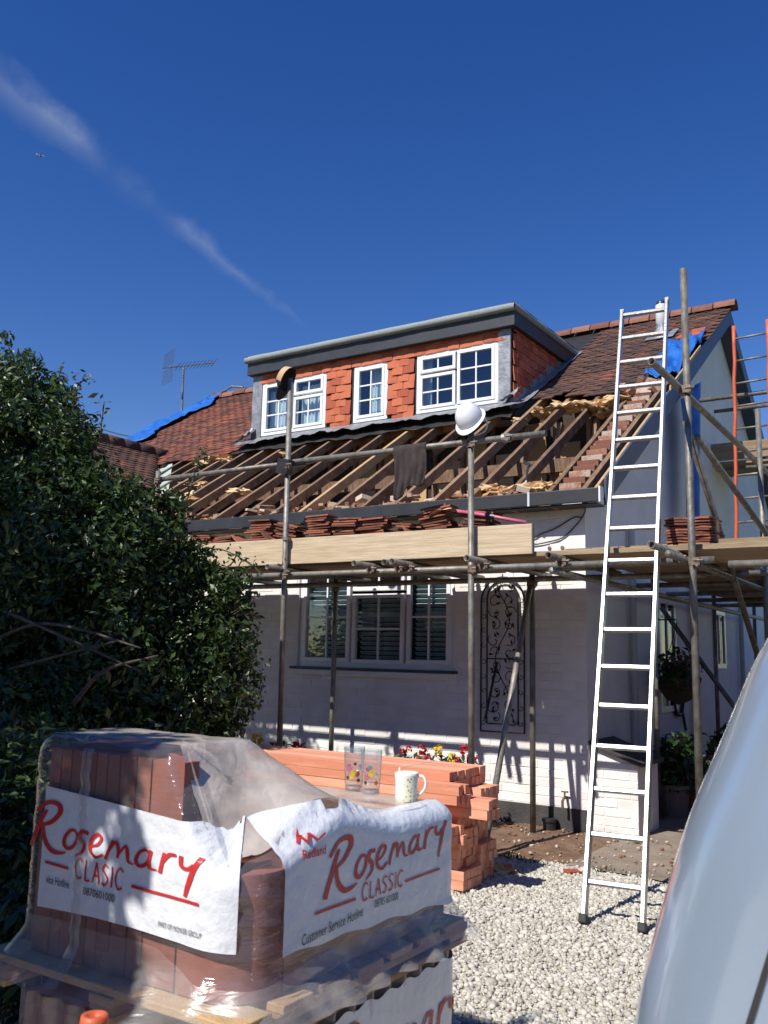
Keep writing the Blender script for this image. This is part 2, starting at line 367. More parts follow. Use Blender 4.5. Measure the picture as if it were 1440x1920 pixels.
# ================================================================== GROUND
struct(MB().add([(-300, -300, -.06), (300, -300, -.06), (300, 300, -.06), (-300, 300, -.06)], [(0, 1, 2, 3)]).build('ground', pm('rough_grass', (.05, .07, .025), (.10, .11, .05), 3, .95, bump=.6, bscale=20)))
struct(MB().span((-9, -16, -.05), (12, -1.22, 0.0)).build('gravel_drive', m_gbase))
def soil_z(x, y): return .004 + .018 * fbm((x * 3, y * 3, 0)) + .035 * max(0, (y + .35)) - .012 * max(0, min(1, (x - .1) * 3))
struct(MB().grid(150, 30, lambda i, j: (-6 + 6.35 * i / 149, -1.25 + 1.27 * j / 29, max(-.02, soil_z(-6 + 6.35 * i / 149, -1.25 + 1.27 * j / 29)) + .006)).build('flower_bed_soil', m_soil, smooth=True))
def path_z(x, y): return .012 + .005 * fbm((x * 2, y * 2, 3))
struct(MB().grid(60, 60, lambda i, j: (.30 + 5 * i / 59, -1.24 + .06 * fbm((i * .3, 0, 5)) * (j == 0) + 8 * (j / 59) ** 1.6, path_z(i * .1, j * .1))).build('path', m_path, smooth=True))
# gravel stones that can be seen lying in view
n = 62000
P = np.stack([rng.uniform(-.5, 2.6, n), rng.uniform(-4.7, -1.18, n), np.zeros(n)], 1)
edge = -1.22 + .05 * np.sin(P[:, 0] * 5) + .03 * np.sin(P[:, 0] * 17)
keep = (P[:, 1] < edge + rng.uniform(-.06, .02, n)) & (P[:, 0] > -.75)
P = P[keep]; sz = rng.gamma(3.4, .0021, len(P)) + .0032
P[:, 2] = sz * .25 + rng.uniform(0, .006, len(P))
V, F = stones(P, sz)
g = place('gravel', np_mesh('gravel', V, F, [m_gravel])); tag(g, 'pale limestone gravel chippings covering the drive', 'gravel', kind='stuff')
# stones and crumbs strewn over the soil
n = 420
P = np.stack([rng.uniform(-1.6, 1.5, n), rng.uniform(-1.2, -.02, n), np.full(n, .02)], 1); sz = rng.gamma(2.2, .004, n) + .003
P[:, 2] += .03 * np.maximum(0, P[:, 1] + .35)
V, F = stones(P, sz)
g = place('soil_crumbs', np_mesh('soil_crumbs', V, F, [pm('crumb', (.22, .12, .07), (.50, .42, .32), 9, .95, rnd=1.2)])); tag(g, 'loose stones and crumbs of mortar on the bare soil', 'rubble', kind='stuff')
# little tufts of weeds at the edge of soil and gravel
V = []; F = []
for cx, cy, k in ((-.12, -1.24, 60), (.05, -1.3, 40), (.28, -.03, 40), (-.5, -.05, 30), (.6, -1.22, 26), (.02, -.04, 30)):
    for _ in range(k):
        x = cx + random.gauss(0, .07); y = cy + random.gauss(0, .03); a = random.uniform(0, 6.28); h = random.uniform(.02, .05); o = len(V)
        dx, dy = math.cos(a) * .006, math.sin(a) * .006; tx, ty = random.gauss(0, .02), random.gauss(0, .02)
        V += [(x - dx, y - dy, .008), (x + dx, y + dy, .008), (x + tx, y + ty, h)]; F.append((o, o + 1, o + 2))
g = place('weeds', np_mesh('weeds', V, F, [m_leaf3])); tag(g, 'small green weeds where soil meets the gravel', 'weeds', kind='stuff')

# ================================================================== COTTAGE
TN = .63; YE = -.204; ZE = 2.90
def rz(y): return ZE + TN * (y - YE)
SL = math.atan(TN); CS, SN = math.cos(SL), math.sin(SL)
Q_ROOF = Matrix.Rotation(SL, 3, 'X')
YR = 5.48; ZR = rz(YR)
XG = .02                      # gable wall face
house = thing('cottage', (-3, 3, 0), 'white cottage with stripped roof, bare rafters and tile-hung dormer', 'house')
def hp(name, mb, mat, parent=None, **k): return mb.build(name, mat, parent or house, **k)

# front wall: mortar-coloured core with a window opening, painted bricks in front
WX0, WX1, WZ0, WZ1 = -3.11, -1.27, 1.30, 2.30
mb = MB()
mb.span((-5.27, .0035, 0), (WX0, .24, 2.78)); mb.span((WX1, .0035, 0), (XG - .01, .24, 2.78)); mb.span((WX0, .0035, 0), (WX1, .24, WZ0)); mb.span((WX0, .0035, WZ1), (WX1, .24, 2.78))
fw = hp('front_wall', mb, m_white)
def brick_mesh(L, H, D=.03, ch=.0035, jit=0):
    rnd = random.Random(jit); j = lambda: rnd.uniform(-.0025, .0025)
    b = [(-L / 2, D, -H / 2), (L / 2, D, -H / 2), (L / 2, D, H / 2), (-L / 2, D, H / 2)]
    m_ = [(x, ch, z) for x, _, z in b]
    f_ = [(x * (1 - 2 * ch / L) + j(), j() * .8, z * (1 - 2 * ch / H) + j()) for x, _, z in b]
    mb = MB().add(b + m_ + f_, [(8, 9, 10, 11)] + [(i, (i + 1) % 4, 4 + (i + 1) % 4, 4 + i) for i in range(4)] + [(4 + i, 4 + (i + 1) % 4, 8 + (i + 1) % 4, 8 + i) for i in range(4)])
    return mb
full = [brick_mesh(.217, .066, jit=k) for k in range(4)]; half = [brick_mesh(.104, .066, jit=9 + k) for k in range(2)]
fullm = [b.mesh('brick') for b in full]; halfm = [b.mesh('brick') for b in half]
for m in fullm + halfm: m.materials.append(m_white)
spots = []
row = 0; z = .195 + .0375
while z < 2.76:
    x = XG - .112 - (.1125 if row % 2 else 0)
    if row % 2: spots.append((XG - .056, z, 1))
    while x > -5.2:
        if not (WX0 - .1 < x < WX1 + .1 and WZ0 - .03 < z < WZ1 + .03): spots.append((x, z, 0))
        x -= .225
    z += .075; row += 1
spots.sort(key=lambda s: abs(s[0] + .45) * 1.0 + abs(s[1] - .55) * 1.15)
rest = MB()
for i, (x, z, h) in enumerate(spots):
    y = random.uniform(-.003, .002); rt_ = random.gauss(0, .006)
    if i < 300:
        o = place('brick', random.choice(halfm if h else fullm), fw, Matrix.Translation((x, y, z)) @ Matrix.Rotation(rt_, 4, 'Y'))
    else:
        b = random.choice(half if h else full); c, s_ = math.cos(rt_), math.sin(rt_)
        rest.add([(x + vx * c + vz * s_, y + vy, z - vx * s_ + vz * c) for vx, vy, vz in b.v], b.f)
o = rest.build('far_bricks', m_white, fw); o['kind'] = 'stuff'
PINV[fw.name] = Matrix.Identity(4)
hp('plinth', MB().span((-5.27, -.012, -.02), (XG, .006, .192)), m_plinth, bevel=.004)
# gable wall (rendered), closed back and left
def pent(x, zo=-.19): return [(x, 0.0, 0), (x, 0.0, rz(0) + zo), (x, YR, ZR + zo), (x, 2 * YR, rz(0) + zo), (x, 2 * YR, 0)]
mb = MB(); A = pent(XG); B = pent(XG - .22)
mb.add(A + B, [(0, 4, 3, 2, 1), (5, 6, 7, 8, 9)] + [(i, (i + 1) % 5, 5 + (i + 1) % 5, 5 + i) for i in range(5)])
hp('gable_wall', mb, m_render)
mb = MB(); A = pent(-9.8); B = pent(-9.6); mb.add(A + B, [(0, 4, 3, 2, 1), (5, 6, 7, 8, 9)] + [(i, (i + 1) % 5, 5 + (i + 1) % 5, 5 + i) for i in range(5)])
mb.span((-9.8, 2 * YR - .2, 0), (XG - .23, 2 * YR - .01, 2.8))
hp('rear_walls', mb, m_render)
# stepped raw brickwork along the stripped verge
y = .02; k = 0
while y < 2.65:
    L = .2; zt = rz(y) - .105
    for xx in (-.11,):
        hp('verge_brick', MB().box((xx + random.uniform(-.008, .008), y + .06, zt + .0 + random.uniform(-.006, .006)), (.205, .21, .066), (0, 0, random.gauss(0, .04))), m_redbr, bevel=.004)
    y += .119; k += 1
# roof decks (under the tiles that are still on), back slope
def slab(x0, x1, y0, y1, dz0, th): return [(x, y, rz(y) + dz0 - t) for x in (x0, x1) for y in (y0, y1) for t in (0, th)]
BOXF = [(0, 1, 3, 2), (4, 6, 7, 5), (0, 4, 5, 1), (2, 3, 7, 6), (0, 2, 6, 4), (1, 5, 7, 3)]
mb = MB(); mb.add(slab(-9.9, -5.75, 2.05, YR, -.045, .03), BOXF); mb.add(slab(-1.75, .16, 2.75, YR, -.045, .03), BOXF); mb.add(slab(-5.75, -1.75, 4.2, YR, -.045, .03), BOXF)
mb.add([(x, yy, 2 * ZR - rz(yy) - .02 - t) for x in (-9.9, .16) for yy in (YR, 2 * YR + .25) for t in (0, .06)], BOXF)
hp('roof_deck', mb, m_bfelt)
# old roof tiles
def tile_mb(wd=.163, ln=.15, th=.013, seed=0):
    r = random.Random(seed); mb = MB(); V = []
    for j, yy in enumerate((0, ln)):
        for i, xx in enumerate((-wd / 2, 0, wd / 2)):
            cz = .005 if i == 1 else 0
            e = r.uniform(-.004, .004) if j == 0 else 0
            V += [(xx, yy + e, cz + (th if True else 0)), (xx, yy + e, cz)]
    F = []
    def I(i, j, k): return (j * 3 + i) * 2 + k
    for i in (0, 1):
        F += [(I(i, 0, 0), I(i + 1, 0, 0), I(i + 1, 1, 0), I(i, 1, 0)), (I(i, 0, 1), I(i, 1, 1), I(i + 1, 1, 1), I(i + 1, 0, 1)), (I(i, 0, 1), I(i + 1, 0, 1), I(i + 1, 0, 0), I(i, 0, 0))]
    F += [(I(0, 0, 0), I(0, 1, 0), I(0, 1, 1), I(0, 0, 1)), (I(2, 0, 1), I(2, 1, 1), I(2, 1, 0), I(2, 0, 0))]
    return mb.add(V, F)
tiles = [tile_mb(seed=k) for k in range(6)]
def cut_line(x):
    P_ = [(-10, 2.0), (-7.4, 1.9), (-6.5, 1.92), (-6.07, 1.95), (-5.7, 2.4), (-1.7, 2.34), (-1.3, 2.45), (-1.12, 2.5), (-.69, 2.24), (-.3, 2.40), (-.06, 2.72), (.3, 2.9)]
    return float(np.interp(x, [p[0] for p in P_], [p[1] for p in P_]))
def valley_y(x): return 2.35 - (x + 7.84) * .992
spots = []
for x0, x1 in ((-9.85, -5.86), (-1.66, .17)):
    row = 0; s_ = 1.5 / CS
    while s_ < (YR - YE) / CS - .02:
        y = YE + s_ * CS
        x = x0 + .08 + (.082 if row % 2 else 0)
        while x < x1:
            lo = cut_line(x) + random.uniform(-.10, .06)
            if x < -5 and x < -7.84 + .2: lo = max(lo, 2.35)
            tarpR = x > -.05 and 2.5 < y < 3.9
            if y > lo and not tarpR: spots.append((x, y))
            x += .166
        s_ += .1; row += 1
spots.sort(key=lambda p: (0 if p[0] > -2 else 50) + (p[1] - 2))
QT = (Matrix.Rotation(SL, 4, 'X') @ Matrix.Rotation(-R(4.5), 4, 'X'))
restR, restL = MB(), MB()
shared = {}
for m_ in (m_roof, m_roofl):
    shared[m_.name] = []
    for t in tiles:
        me = t.mesh('tile'); me.materials.append(m_); shared[m_.name].append(me)
roofo = hp('roof_slope', MB().add(slab(-1.70, .17, 2.72, YR, -.040, .004), BOXF), m_bfelt)
PINV[roofo.name] = Matrix.Identity(4)
nL = nR = 0
for x, y in spots:
    wav = .014 * fbm((x * .9, y * .9, 2)) + random.uniform(-.003, .004)
    mt = Matrix.Translation((x + random.uniform(-.004, .004), y + random.uniform(-.008, .008), rz(y) - .028 + wav)) @ QT @ Matrix.Rotation(random.gauss(0, .022), 4, 'Z') @ Matrix.Rotation(random.gauss(0, .02), 4, 'Y')
    right = x > -3
    if right and nR < 170 or (not right and nL < 130):
        mm = (m_roof if right else m_roofl).name
        place('tile', random.choice(shared[mm]), roofo, mt)
        if right: nR += 1
        else: nL += 1
    else:
        t = random.choice(tiles); (restR if right else restL).add([mt @ Vector(v) for v in t.v], t.f)
for mb, m_, nm in ((restR, m_roof, 'upper_tiles'), (restL, m_roofl, 'upper_tiles')):
    o = mb.build(nm, m_, roofo); o['kind'] = 'stuff'
# ridge tiles
x = -9.75
while x < .1:
    if x < -5.5 or x > -2.6:
        n_ = 9; V = []
        for e in (0, 1):
            for rr in (.125, .108):
                V += [(x + e * .29, YR + rr * math.cos(math.pi * i / (n_ - 1)), ZR - .05 + rr * math.sin(math.pi * i / (n_ - 1)) + random.uniform(-.001, .001)) for i in range(n_)]
        F = []
        for i in range(n_ - 1):
            a, b, c, d_ = i, n_ + i, 2 * n_ + i, 3 * n_ + i
            F += [(a, a + 1, c + 1, c), (b, d_, d_ + 1, b + 1), (a, b, b + 1, a + 1), (c, c + 1, d_ + 1, d_)]
        dz = random.uniform(-.008, .008)
        hp('ridge_tile', MB().add([(a, b, c + dz) for a, b, c in V], F), m_ridge, smooth=False)
    x += .305
# a couple of loose tiles and mortar near the right verge
for px, py, rz_ in ((.05, 4.05, .2), (-.08, 4.02, -.1), (.06, 4.2, .05)):
    hp('loose_tile', MB().box((px, py, rz(py) + .045), (.17, .2, .014), Q_ROOF @ Matrix.Rotation(rz_, 3, 'Z')), m_hung)
mb = MB()
for _ in range(16):
    px = random.uniform(-.35, .1); py = random.uniform(2.2, 2.7); s_ = random.uniform(.03, .09)
    mb.box((px, py, rz(py) - .04), (s_ * 2, s_ * 1.4, s_), (random.random(), random.random(), random.random()))
o = hp('broken_mortar', mb, m_redbr); o['kind'] = 'stuff'
# --- wing on the left, with its own tiled slope facing the drive
WXR, WZR = -7.84, rz(2.35)
mb = MB(); mb.span((-10.4, -1.3, 0), (-5.30, .0, 2.75)); hp('wing_wall', mb, m_white)
def wz(x): return WZR - TN * abs(x - WXR)
mb = MB(); mb.add([(x, y, wz(x) - .05 - t) for x, yb in ((WXR, 2.34), (-5.2, -.25)) for y in (-1.5, yb) for t in (0, .04)], BOXF)
mb.add([(x, y, wz(x) - .05 - t) for x, yb in ((WXR, 2.34), (-10.5, 2.34)) for y in (-1.5, yb) for t in (0, .04)], BOXF)
mb.add([(WXR, -1.3, WZR - .1), (-5.3, -1.3, 2.72), (-10.4, -1.3, 2.72)], [(0, 1, 2)])
wr = hp('wing_roof', mb, m_bfelt); PINV[wr.name] = Matrix.Identity(4)
Q_W = Matrix.Rotation(math.pi / 2, 4, 'Z') @ Matrix.Rotation(SL - R(5), 4, 'X')
cnt = 0; s_ = .05
restW = MB()
wt_me = shared[m_roof.name]
sp = []
while s_ < 2.6 / CS:
    x = -5.2 - s_ * CS; y = -1.45 + (.08 if int(s_ * 10) % 2 else 0)
    while y < valley_y(x) - .03: sp.append((x, y)); y += .166
    s_ += .1
sp.sort(key=lambda p: -p[1] + abs(p[0] + 6.8) * .3)
for x, y in sp:
    if x < WXR + .03: continue
    mt = Matrix.Translation((x, y, wz(x) - .03 + .02 * fbm((x, y * .8, 7)))) @ Q_W @ Matrix.Rotation(random.gauss(0, .03), 4, 'Z')
    if cnt < 110: place('tile', random.choice(wt_me), wr, mt); cnt += 1
    else: t = random.choice(tiles); restW.add([mt @ Vector(v) for v in t.v], t.f)
o = restW.build('lower_tiles', m_roof, wr); o['kind'] = 'stuff'
y = -1.5
while y < 2.3:
    hp('wing_ridge_tile', MB().tube([(WXR, y, WZR - .03), (WXR, y + .3, WZR - .03 + random.uniform(-.004, .004))], .11, 12), m_roof, smooth=True); y += .305
# valley lining and boards
pv = lambda x, o=0: Vector((x, valley_y(x), rz(valley_y(x)) + o))
m_valley = pm('valley_lining', (.33, .42, .40), (.50, .58, .55), 5, .6, bump=.3, bscale=30)
mb = MB(); V = []
for i in range(14):
    x = -7.75 + 2.5 * i / 13; p = pv(x, -.09)
    V += [p + Vector((.04, -.26, -.10)), p + Vector((.02, 0, -.02)), p + Vector((.28, .02, .03 + .02 * math.sin(i * 2.1)))]
mb.add(V, [(i * 3 + j, (i + 1) * 3 + j, (i + 1) * 3 + j + 1, i * 3 + j + 1) for i in range(13) for j in (0, 1)])
hp('valley_lining', mb, m_valley)
hp('valley_rafter', MB().beam(pv(-7.5, -.16), pv(-5.25, -.16), .05, .15), m_newt)

# --- rafters, joists, plate
TOPO = -.055
def rafter(x, y0, y1, m_=None, wd=.047, ht=.10, name='rafter'):
    q = Vector((0, SN, -CS)) * (ht / 2)
    a = Vector((x, y0, rz(y0) + TOPO)) + q; b = Vector((x, y1, rz(y1) + TOPO)) + q
    return hp(name, MB().beam(a, b, wd, ht), m_ or m_raft, bevel=.003)
x = -.27; xs = []
while x > -5.25: xs.append(x); x -= random.uniform(.37, .42)
for i, x in enumerate(xs):
    rafter(x + random.uniform(-.012, .012), YE + .03, 2.62 if -5.9 < x < -1.6 else 2.9, m_newt if i == 7 else None)
x = xs[-1] - .34
while x > -7.5:
    rafter(x, valley_y(x) + .06, 2.15 if x < -5.8 else 2.6, wd=.05); x -= random.uniform(.30, .36)
rafter(.06, YE + .03, 2.75, m_raft, .05, .12, 'verge_rafter'); rafter(.165, YE, 2.15, m_newt, .028, .06, 'verge_batten')
for i, x in enumerate(xs):
    hp('ceiling_joist', MB().span((x + .03, -.14, 2.735), (x + .075, 2.6, 2.83)), m_raft, bevel=.003)
    if i % 1 == 0 and i < len(xs) - 1:
        x2 = xs[i + 1]
        if x < -1.6 and random.random() < .75:       # noggins under the dormer front
            yy = 2.20 + random.uniform(-.03, .03); hp('noggin', MB().box(((x + x2) / 2, yy, rz(yy) - .13), (x - x2 - .05, .045, .11), (SL, 0, 0)), m_newt if random.random() < .4 else m_raft)
        hp('eave_block', MB().box(((x + x2) / 2 + random.uniform(-.03, .03), -.10, rz(-.10) - .15), ((x - x2) * random.uniform(.5, .8), .1, .07)), m_raft)
hp('wall_plate', MB().span((-5.2, .05, 2.78), (.0, .15, 2.84)), m_raft)
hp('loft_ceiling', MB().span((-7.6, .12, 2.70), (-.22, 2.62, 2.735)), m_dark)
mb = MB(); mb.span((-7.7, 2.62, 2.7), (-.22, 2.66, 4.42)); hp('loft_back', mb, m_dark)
# studs and lath boards seen at the back of the void
x = -5.5
while x < -.3:
    hp('stud', MB().span((x, 2.54, 2.83), (x + .05, 2.61, 4.35)), m_raft)
    if random.random() < .85 and x > -4.6:
        z0 = 3.25 + random.uniform(0, .25); hp('lath_board', MB().span((x + .06, 2.585, z0), (x + random.uniform(.28, .41), 2.615, min(4.38, z0 + random.uniform(.5, 1.1)))), m_tan)
    x += .42
for xx in (-1.45, -1.05, -.62):
    hp('strut', MB().beam((xx, 1.7, 2.83), (xx + .03, 2.1, 4.1), .05, .08), m_raft)
for yy, zz in ((1.75, 3.72),):
    hp('purlin', MB().span((-7.0, yy, zz - .25), (-.2, yy + .07, zz - .10)), m_raft)
# mineral wool pulled out between the rafters
v, f = ico(); bm = bmesh.new(); bmesh.ops.create_icosphere(bm, subdivisions=3, radius=1); iv = [x.co.copy() for x in bm.verts]; jf = [tuple(q.index for q in t.verts) for t in bm.faces]; bm.free()
def lump(mb, c, s, sd):
    mb.add([Vector(c) + Vector((p.x * s[0], p.y * s[1], p.z * s[2])) * (1 + .75 * noise.noise(p * 1.7 + Vector((sd, 0, 0))) + .45 * noise.noise(p * 5 + Vector((0, sd, 0)))) for p in iv], jf)
mb = MB()
for i in range(len(xs) - 1):
    xm = (xs[i] + xs[i + 1]) / 2
    for _ in range(random.choice((2, 3, 3, 4))):
        y = random.choice((random.uniform(.05, .5), random.uniform(.1, 1.2)))
        lump(mb, (xm + random.uniform(-.1, .1), y, min(rz(y) - .20, 2.86 + random.uniform(0, .10))), (random.uniform(.05, .13), random.uniform(.07, .26), random.uniform(.025, .07)), random.random() * 50)
for x, y, s_ in ((-6.3, 1.95, .16), (-6.1, 1.98, .14), (-5.95, 1.92, .1), (-6.6, 1.95, .06), (-5.5, .8, .1), (-5.6, 1.1, .1), (-4.9, 1.9, .07), (-5.2, .55, .12), (-4.7, .75, .12), (-6.1, 1.2, .09),
                (-1.05, 2.3, .13), (-.85, 2.32, .11), (-.55, 2.15, .16), (-.42, 2.2, .15), (-.5, 2.02, .12), (-1.35, 2.25, .12), (-1.5, 2.0, .10), (-.25, 1.0, .06), (-.35, .10, .11), (-.6, .12, .12), (-.75, .06, .10), (-1.0, .2, .1)):
    lump(mb, (x, y, rz(y) - .13), (s_ * random.uniform(.8, 1.3), s_ * random.uniform(.9, 1.5), s_ * .45), random.random() * 50)
# dark rows of wool lying on the ceiling
o = hp('mineral_wool', mb, m_ins, smooth=False); o['kind'] = 'stuff'
mb = MB()
for _ in range(260):
    x = random.uniform(-5.2, -.25); y = random.uniform(-.1, 1.3)
    mb.box((x, y, 2.87 + random.uniform(0, .12) + .12 * max(0, y)), (random.uniform(.03, .14), random.uniform(.03, .2), random.uniform(.01, .05)), (random.uniform(-.3, .3), random.uniform(-.3, .3), random.random() * 3))
o = hp('roof_rubble', mb, pm('rubble', (.30, .15, .09), (.62, .50, .38), 12, .95, rnd=1.0)); o['kind'] = 'stuff'

# --- eaves: anthracite gutter board, soffit, end cap
hp('gutter_board', MB().span((-5.25, YE - .028, 2.752), (.225, YE, 2.872)), m_anth, bevel=.006)
hp('soffit', MB().span((-5.25, YE + .001, 2.738), (.20, .004, 2.750)), m_anth)
hp('gutter_end_cap', MB().span((.226, YE - .034, 2.745), (.243, YE + .05, 2.882)), m_upvc, bevel=.004)
hp('gutter_joint', MB().span((-.42, YE - .033, 2.750), (-.40, YE - .0285, 2.876)), m_grey)
# bargeboards on the gable
def barge(y0, y1, x, th, wd, dz, m_, nm):
    f_ = (lambda y: rz(y)) if y1 <= YR + .01 else (lambda y: 2 * ZR - rz(y))
    V = [(xx, y, f_(y) + dz - o_) for xx in (x, x + th) for y in (y0, y1) for o_ in (0, wd)]
    hp(nm, MB().add(V, BOXF), m_, bevel=.004)
barge(.02, YR, .185, .025, .24, -.045, m_barge, 'bargeboard'); barge(YR, 2 * YR + .2, .185, .025, .24, -.045, m_barge, 'bargeboard')
barge(.05, YR, XG + .002, .165, .02, -.24, m_barge, 'verge_soffit'); barge(YR, 2 * YR, XG + .002, .165, .02, -.24, m_barge, 'verge_soffit')
barge(YR, 2 * YR + .25, .10, .10, .045, .02, m_roof, 'rear_verge_tiles')
barge(2.15, 3.6, .205, .02, .05, .01, m_newt, 'verge_strip')

# --- dormer
DX0, DX1, DY = -5.80, -1.70, 2.22
W = [(-5.635, -4.486), (-4.02, -3.475), (-3.03, -1.865)]; DZ0, DZ1 = 4.50, 5.30
mb = MB()
edges = [DX0] + [e for ab in W for e in ab] + [DX1]
for a, b in ((edges[0], edges[1]), (edges[2], edges[3]), (edges[4], edges[5]), (edges[6], edges[7])): mb.span((a, DY, 4.3), (b, DY + .1, 5.52))
for a, b in W: mb.span((a, DY, 4.3), (b, DY + .1, DZ0 + .005)); mb.span((a, DY, DZ1), (b, DY + .1, 5.52))
for xx in (DX0, DX1 - .1):
    V = [(x_, y_, z_) for x_ in (xx, xx + .1) for (y_, z_) in ((DY + .1, rz(DY + .1) - .1), (DY + .1, 5.52), (4.3, 5.52), (4.3, rz(4.3) - .1))]
    mb.add(V, [(0, 1, 2, 3), (7, 6, 5, 4), (0, 4, 5, 1), (1, 5, 6, 2), (2, 6, 7, 3), (3, 7, 4, 0)])
dorm = hp('dormer', mb, m_bfelt); PINV[dorm.name] = Matrix.Identity(4)
dr = MB()
V = [(x_, y_, z_ + (y_ - 2.075) * .012) for x_ in (-5.86, -1.605) for y_ in (2.10, 4.50) for z_ in (5.415, 5.605)]
dr.add(V, BOXF); dr.build('dormer_fascia', m_anth, dorm, bevel=.006)
def felt(i, j):
    # rolled drip edge in front, flat top behind
    x = -5.88 + 4.295 * i / 60; wob = .008 * fbm((x * 2.2, 0, j)); prof = [(2.10, 5.594), (2.045, 5.600), (2.035, 5.64), (2.045, 5.67), (2.07, 5.688), (2.25, 5.694), (4.52, 5.725)]
    y, z = prof[j]; return (x, y + wob * (j < 5), z + wob)
fe = MB().grid(61, 7, felt)
for i, x in ((0, -5.75), (60, -1.51)):
    pass
for sx, xe in ((1, -1.585), (-1, -5.88)):
    V = []
    for k in range(24):
        y = 2.05 + 2.47 * k / 23; z = 5.603 + (y - 2.075) * .012
        V += [(xe - sx * .02, y, z - .002), (xe + sx * .005, y, z), (xe + sx * .010, y, z + .05), (xe, y, z + .08 + .004 * math.sin(k)), (xe - sx * .05, y, z + .088)]
    fe.add(V, [(k * 5 + j, (k + 1) * 5 + j, (k + 1) * 5 + j + 1, k * 5 + j + 1) for k in range(23) for j in range(4)])
fe.build('dormer_felt', m_felt, dorm, smooth=True, fixn=True)
# hung tiles
ht = []
for k in range(6):
    b = tile_mb(.163, .19, .012, 40 + k); me = b.mesh('hung_tile'); me.materials.append(m_hung); ht.append((me, b))
QH = Matrix.Rotation(math.pi / 2 - R(5), 4, 'X')
row = 0; z = 4.44
while z < 5.40:
    x = DX0 + .16 + (.083 if row % 2 else 0)
    while x < DX1 - .12:
        inw = any(a - .075 < x < b + .075 for a, b in W) and z > 4.36 and z + .105 < DZ1 + .05
        if z > 5.24 and any(a - .075 < x < b + .075 for a, b in W): inw = z < DZ1 - .03
        if not inw: place('hung_tile', random.choice(ht)[0], dorm, Matrix.Translation((x + random.uniform(-.004, .004), DY - .022 + random.uniform(-.006, .003), z + random.uniform(-.006, .006))) @ QH @ Matrix.Rotation(random.gauss(0, .018), 4, 'Z'))
        x += .166
    z += .105; row += 1
# edge strips of tile beside the windows, cut to fit
row = 0; z = 4.5
QC = Matrix.Rotation(math.pi / 2, 4, 'Z') @ Matrix.Rotation(math.pi / 2 - R(5), 4, 'X')
z = 4.55
while z < 5.42:
    y = DY + .10 + (.083 if row % 2 else 0)
    while y < 4.3:
        if z > rz(y - .05) - .06: place('cheek_tile', random.choice(ht)[0], dorm, Matrix.Translation((DX1 + .022 + random.uniform(-.004, .004), y, z + random.uniform(-.005, .005))) @ QC @ Matrix.Rotation(random.gauss(0, .018), 4, 'Z'))
        y += .166
    z += .105; row += 1
MB().span((-1.862, DY - .035, 4.47), (-1.698, DY - .002, 5.435)).build('lead_corner', m_lead, dorm, bevel=.006)
MB().span((-5.815, DY - .035, 4.47), (-5.64, DY - .002, 5.435)).build('lead_corner', m_lead, dorm, bevel=.006)
# crumpled lead apron under the dormer windows with black felt hanging below
def apron(i, j):
    x = -5.92 + 4.42 * i / 200; k = j / 7; n_ = noise.noise(Vector((x * 5, k * 2.5, 1))) * .035 + noise.noise(Vector((x * 14, k * 6, 4))) * .014
    y = DY - .01 - .26 * k; z = 4.51 - .015 - .11 * k ** .8 - .02 * k
    zr_ = rz(y) - .01
    z = max(z, zr_ + .01)
    return (x, y + n_ * .5, z + n_ * (.3 + k) + .012 * math.sin(x * 7) * k)
MB().grid(201, 8, apron).build('lead_apron', m_lead, dorm, smooth=True)
def bf(i, j):
    x = -5.9 + 4.3 * i / 160; k = j / 6
    y = DY - .12 - (.10 + .09 * (.5 + noise.noise(Vector((x * 1.7, 0, 9))))) * k
    return (x, y, rz(y) + .005 - .035 * k + .02 * noise.noise(Vector((x * 6, k * 4, 2))))
MB().grid(161, 7, bf).build('torn_underlay', m_bfelt, dorm, smooth=True)
def corner(i, j, sx, x0, y0, z0):
    u, v_ = i / 12, j / 12
    return (x0 + sx * (.26 * u), y0 - .05 - .16 * v_ + .05 * noise.noise(Vector((u * 3, v_ * 3, x0))), z0 + .17 * u * (1 - v_ * .4) - .05 * v_ + .05 * noise.noise(Vector((u * 4 + 3, v_ * 4, x0))))
MB().grid(13, 13, lambda i, j: corner(i, j, 1, -1.80, DY, 4.50)).build('lead_corner_sheet', m_lead, dorm, smooth=True)
MB().grid(13, 13, lambda i, j: corner(12 - i, j, 1, -5.98, DY, 4.47)).build('lead_corner_sheet', m_lead, dorm, smooth=True)
# soaker strip where the cheek meets the slope
V = []
for k in range(22):
    y = 2.1 + 2.15 * k / 21; w_ = .01 * math.sin(k * 1.9)
    V += [(DX1 + .03, y, rz(y) + .13), (DX1 + .036, y, rz(y) + .018), (DX1 + .16 + w_, y, rz(y) + .012)]
MB().add(V, [(k * 3 + j, (k + 1) * 3 + j, (k + 1) * 3 + j + 1, k * 3 + j + 1) for k in range(21) for j in (0, 1)]).build('lead_soaker', m_lead, dorm, fixn=True)

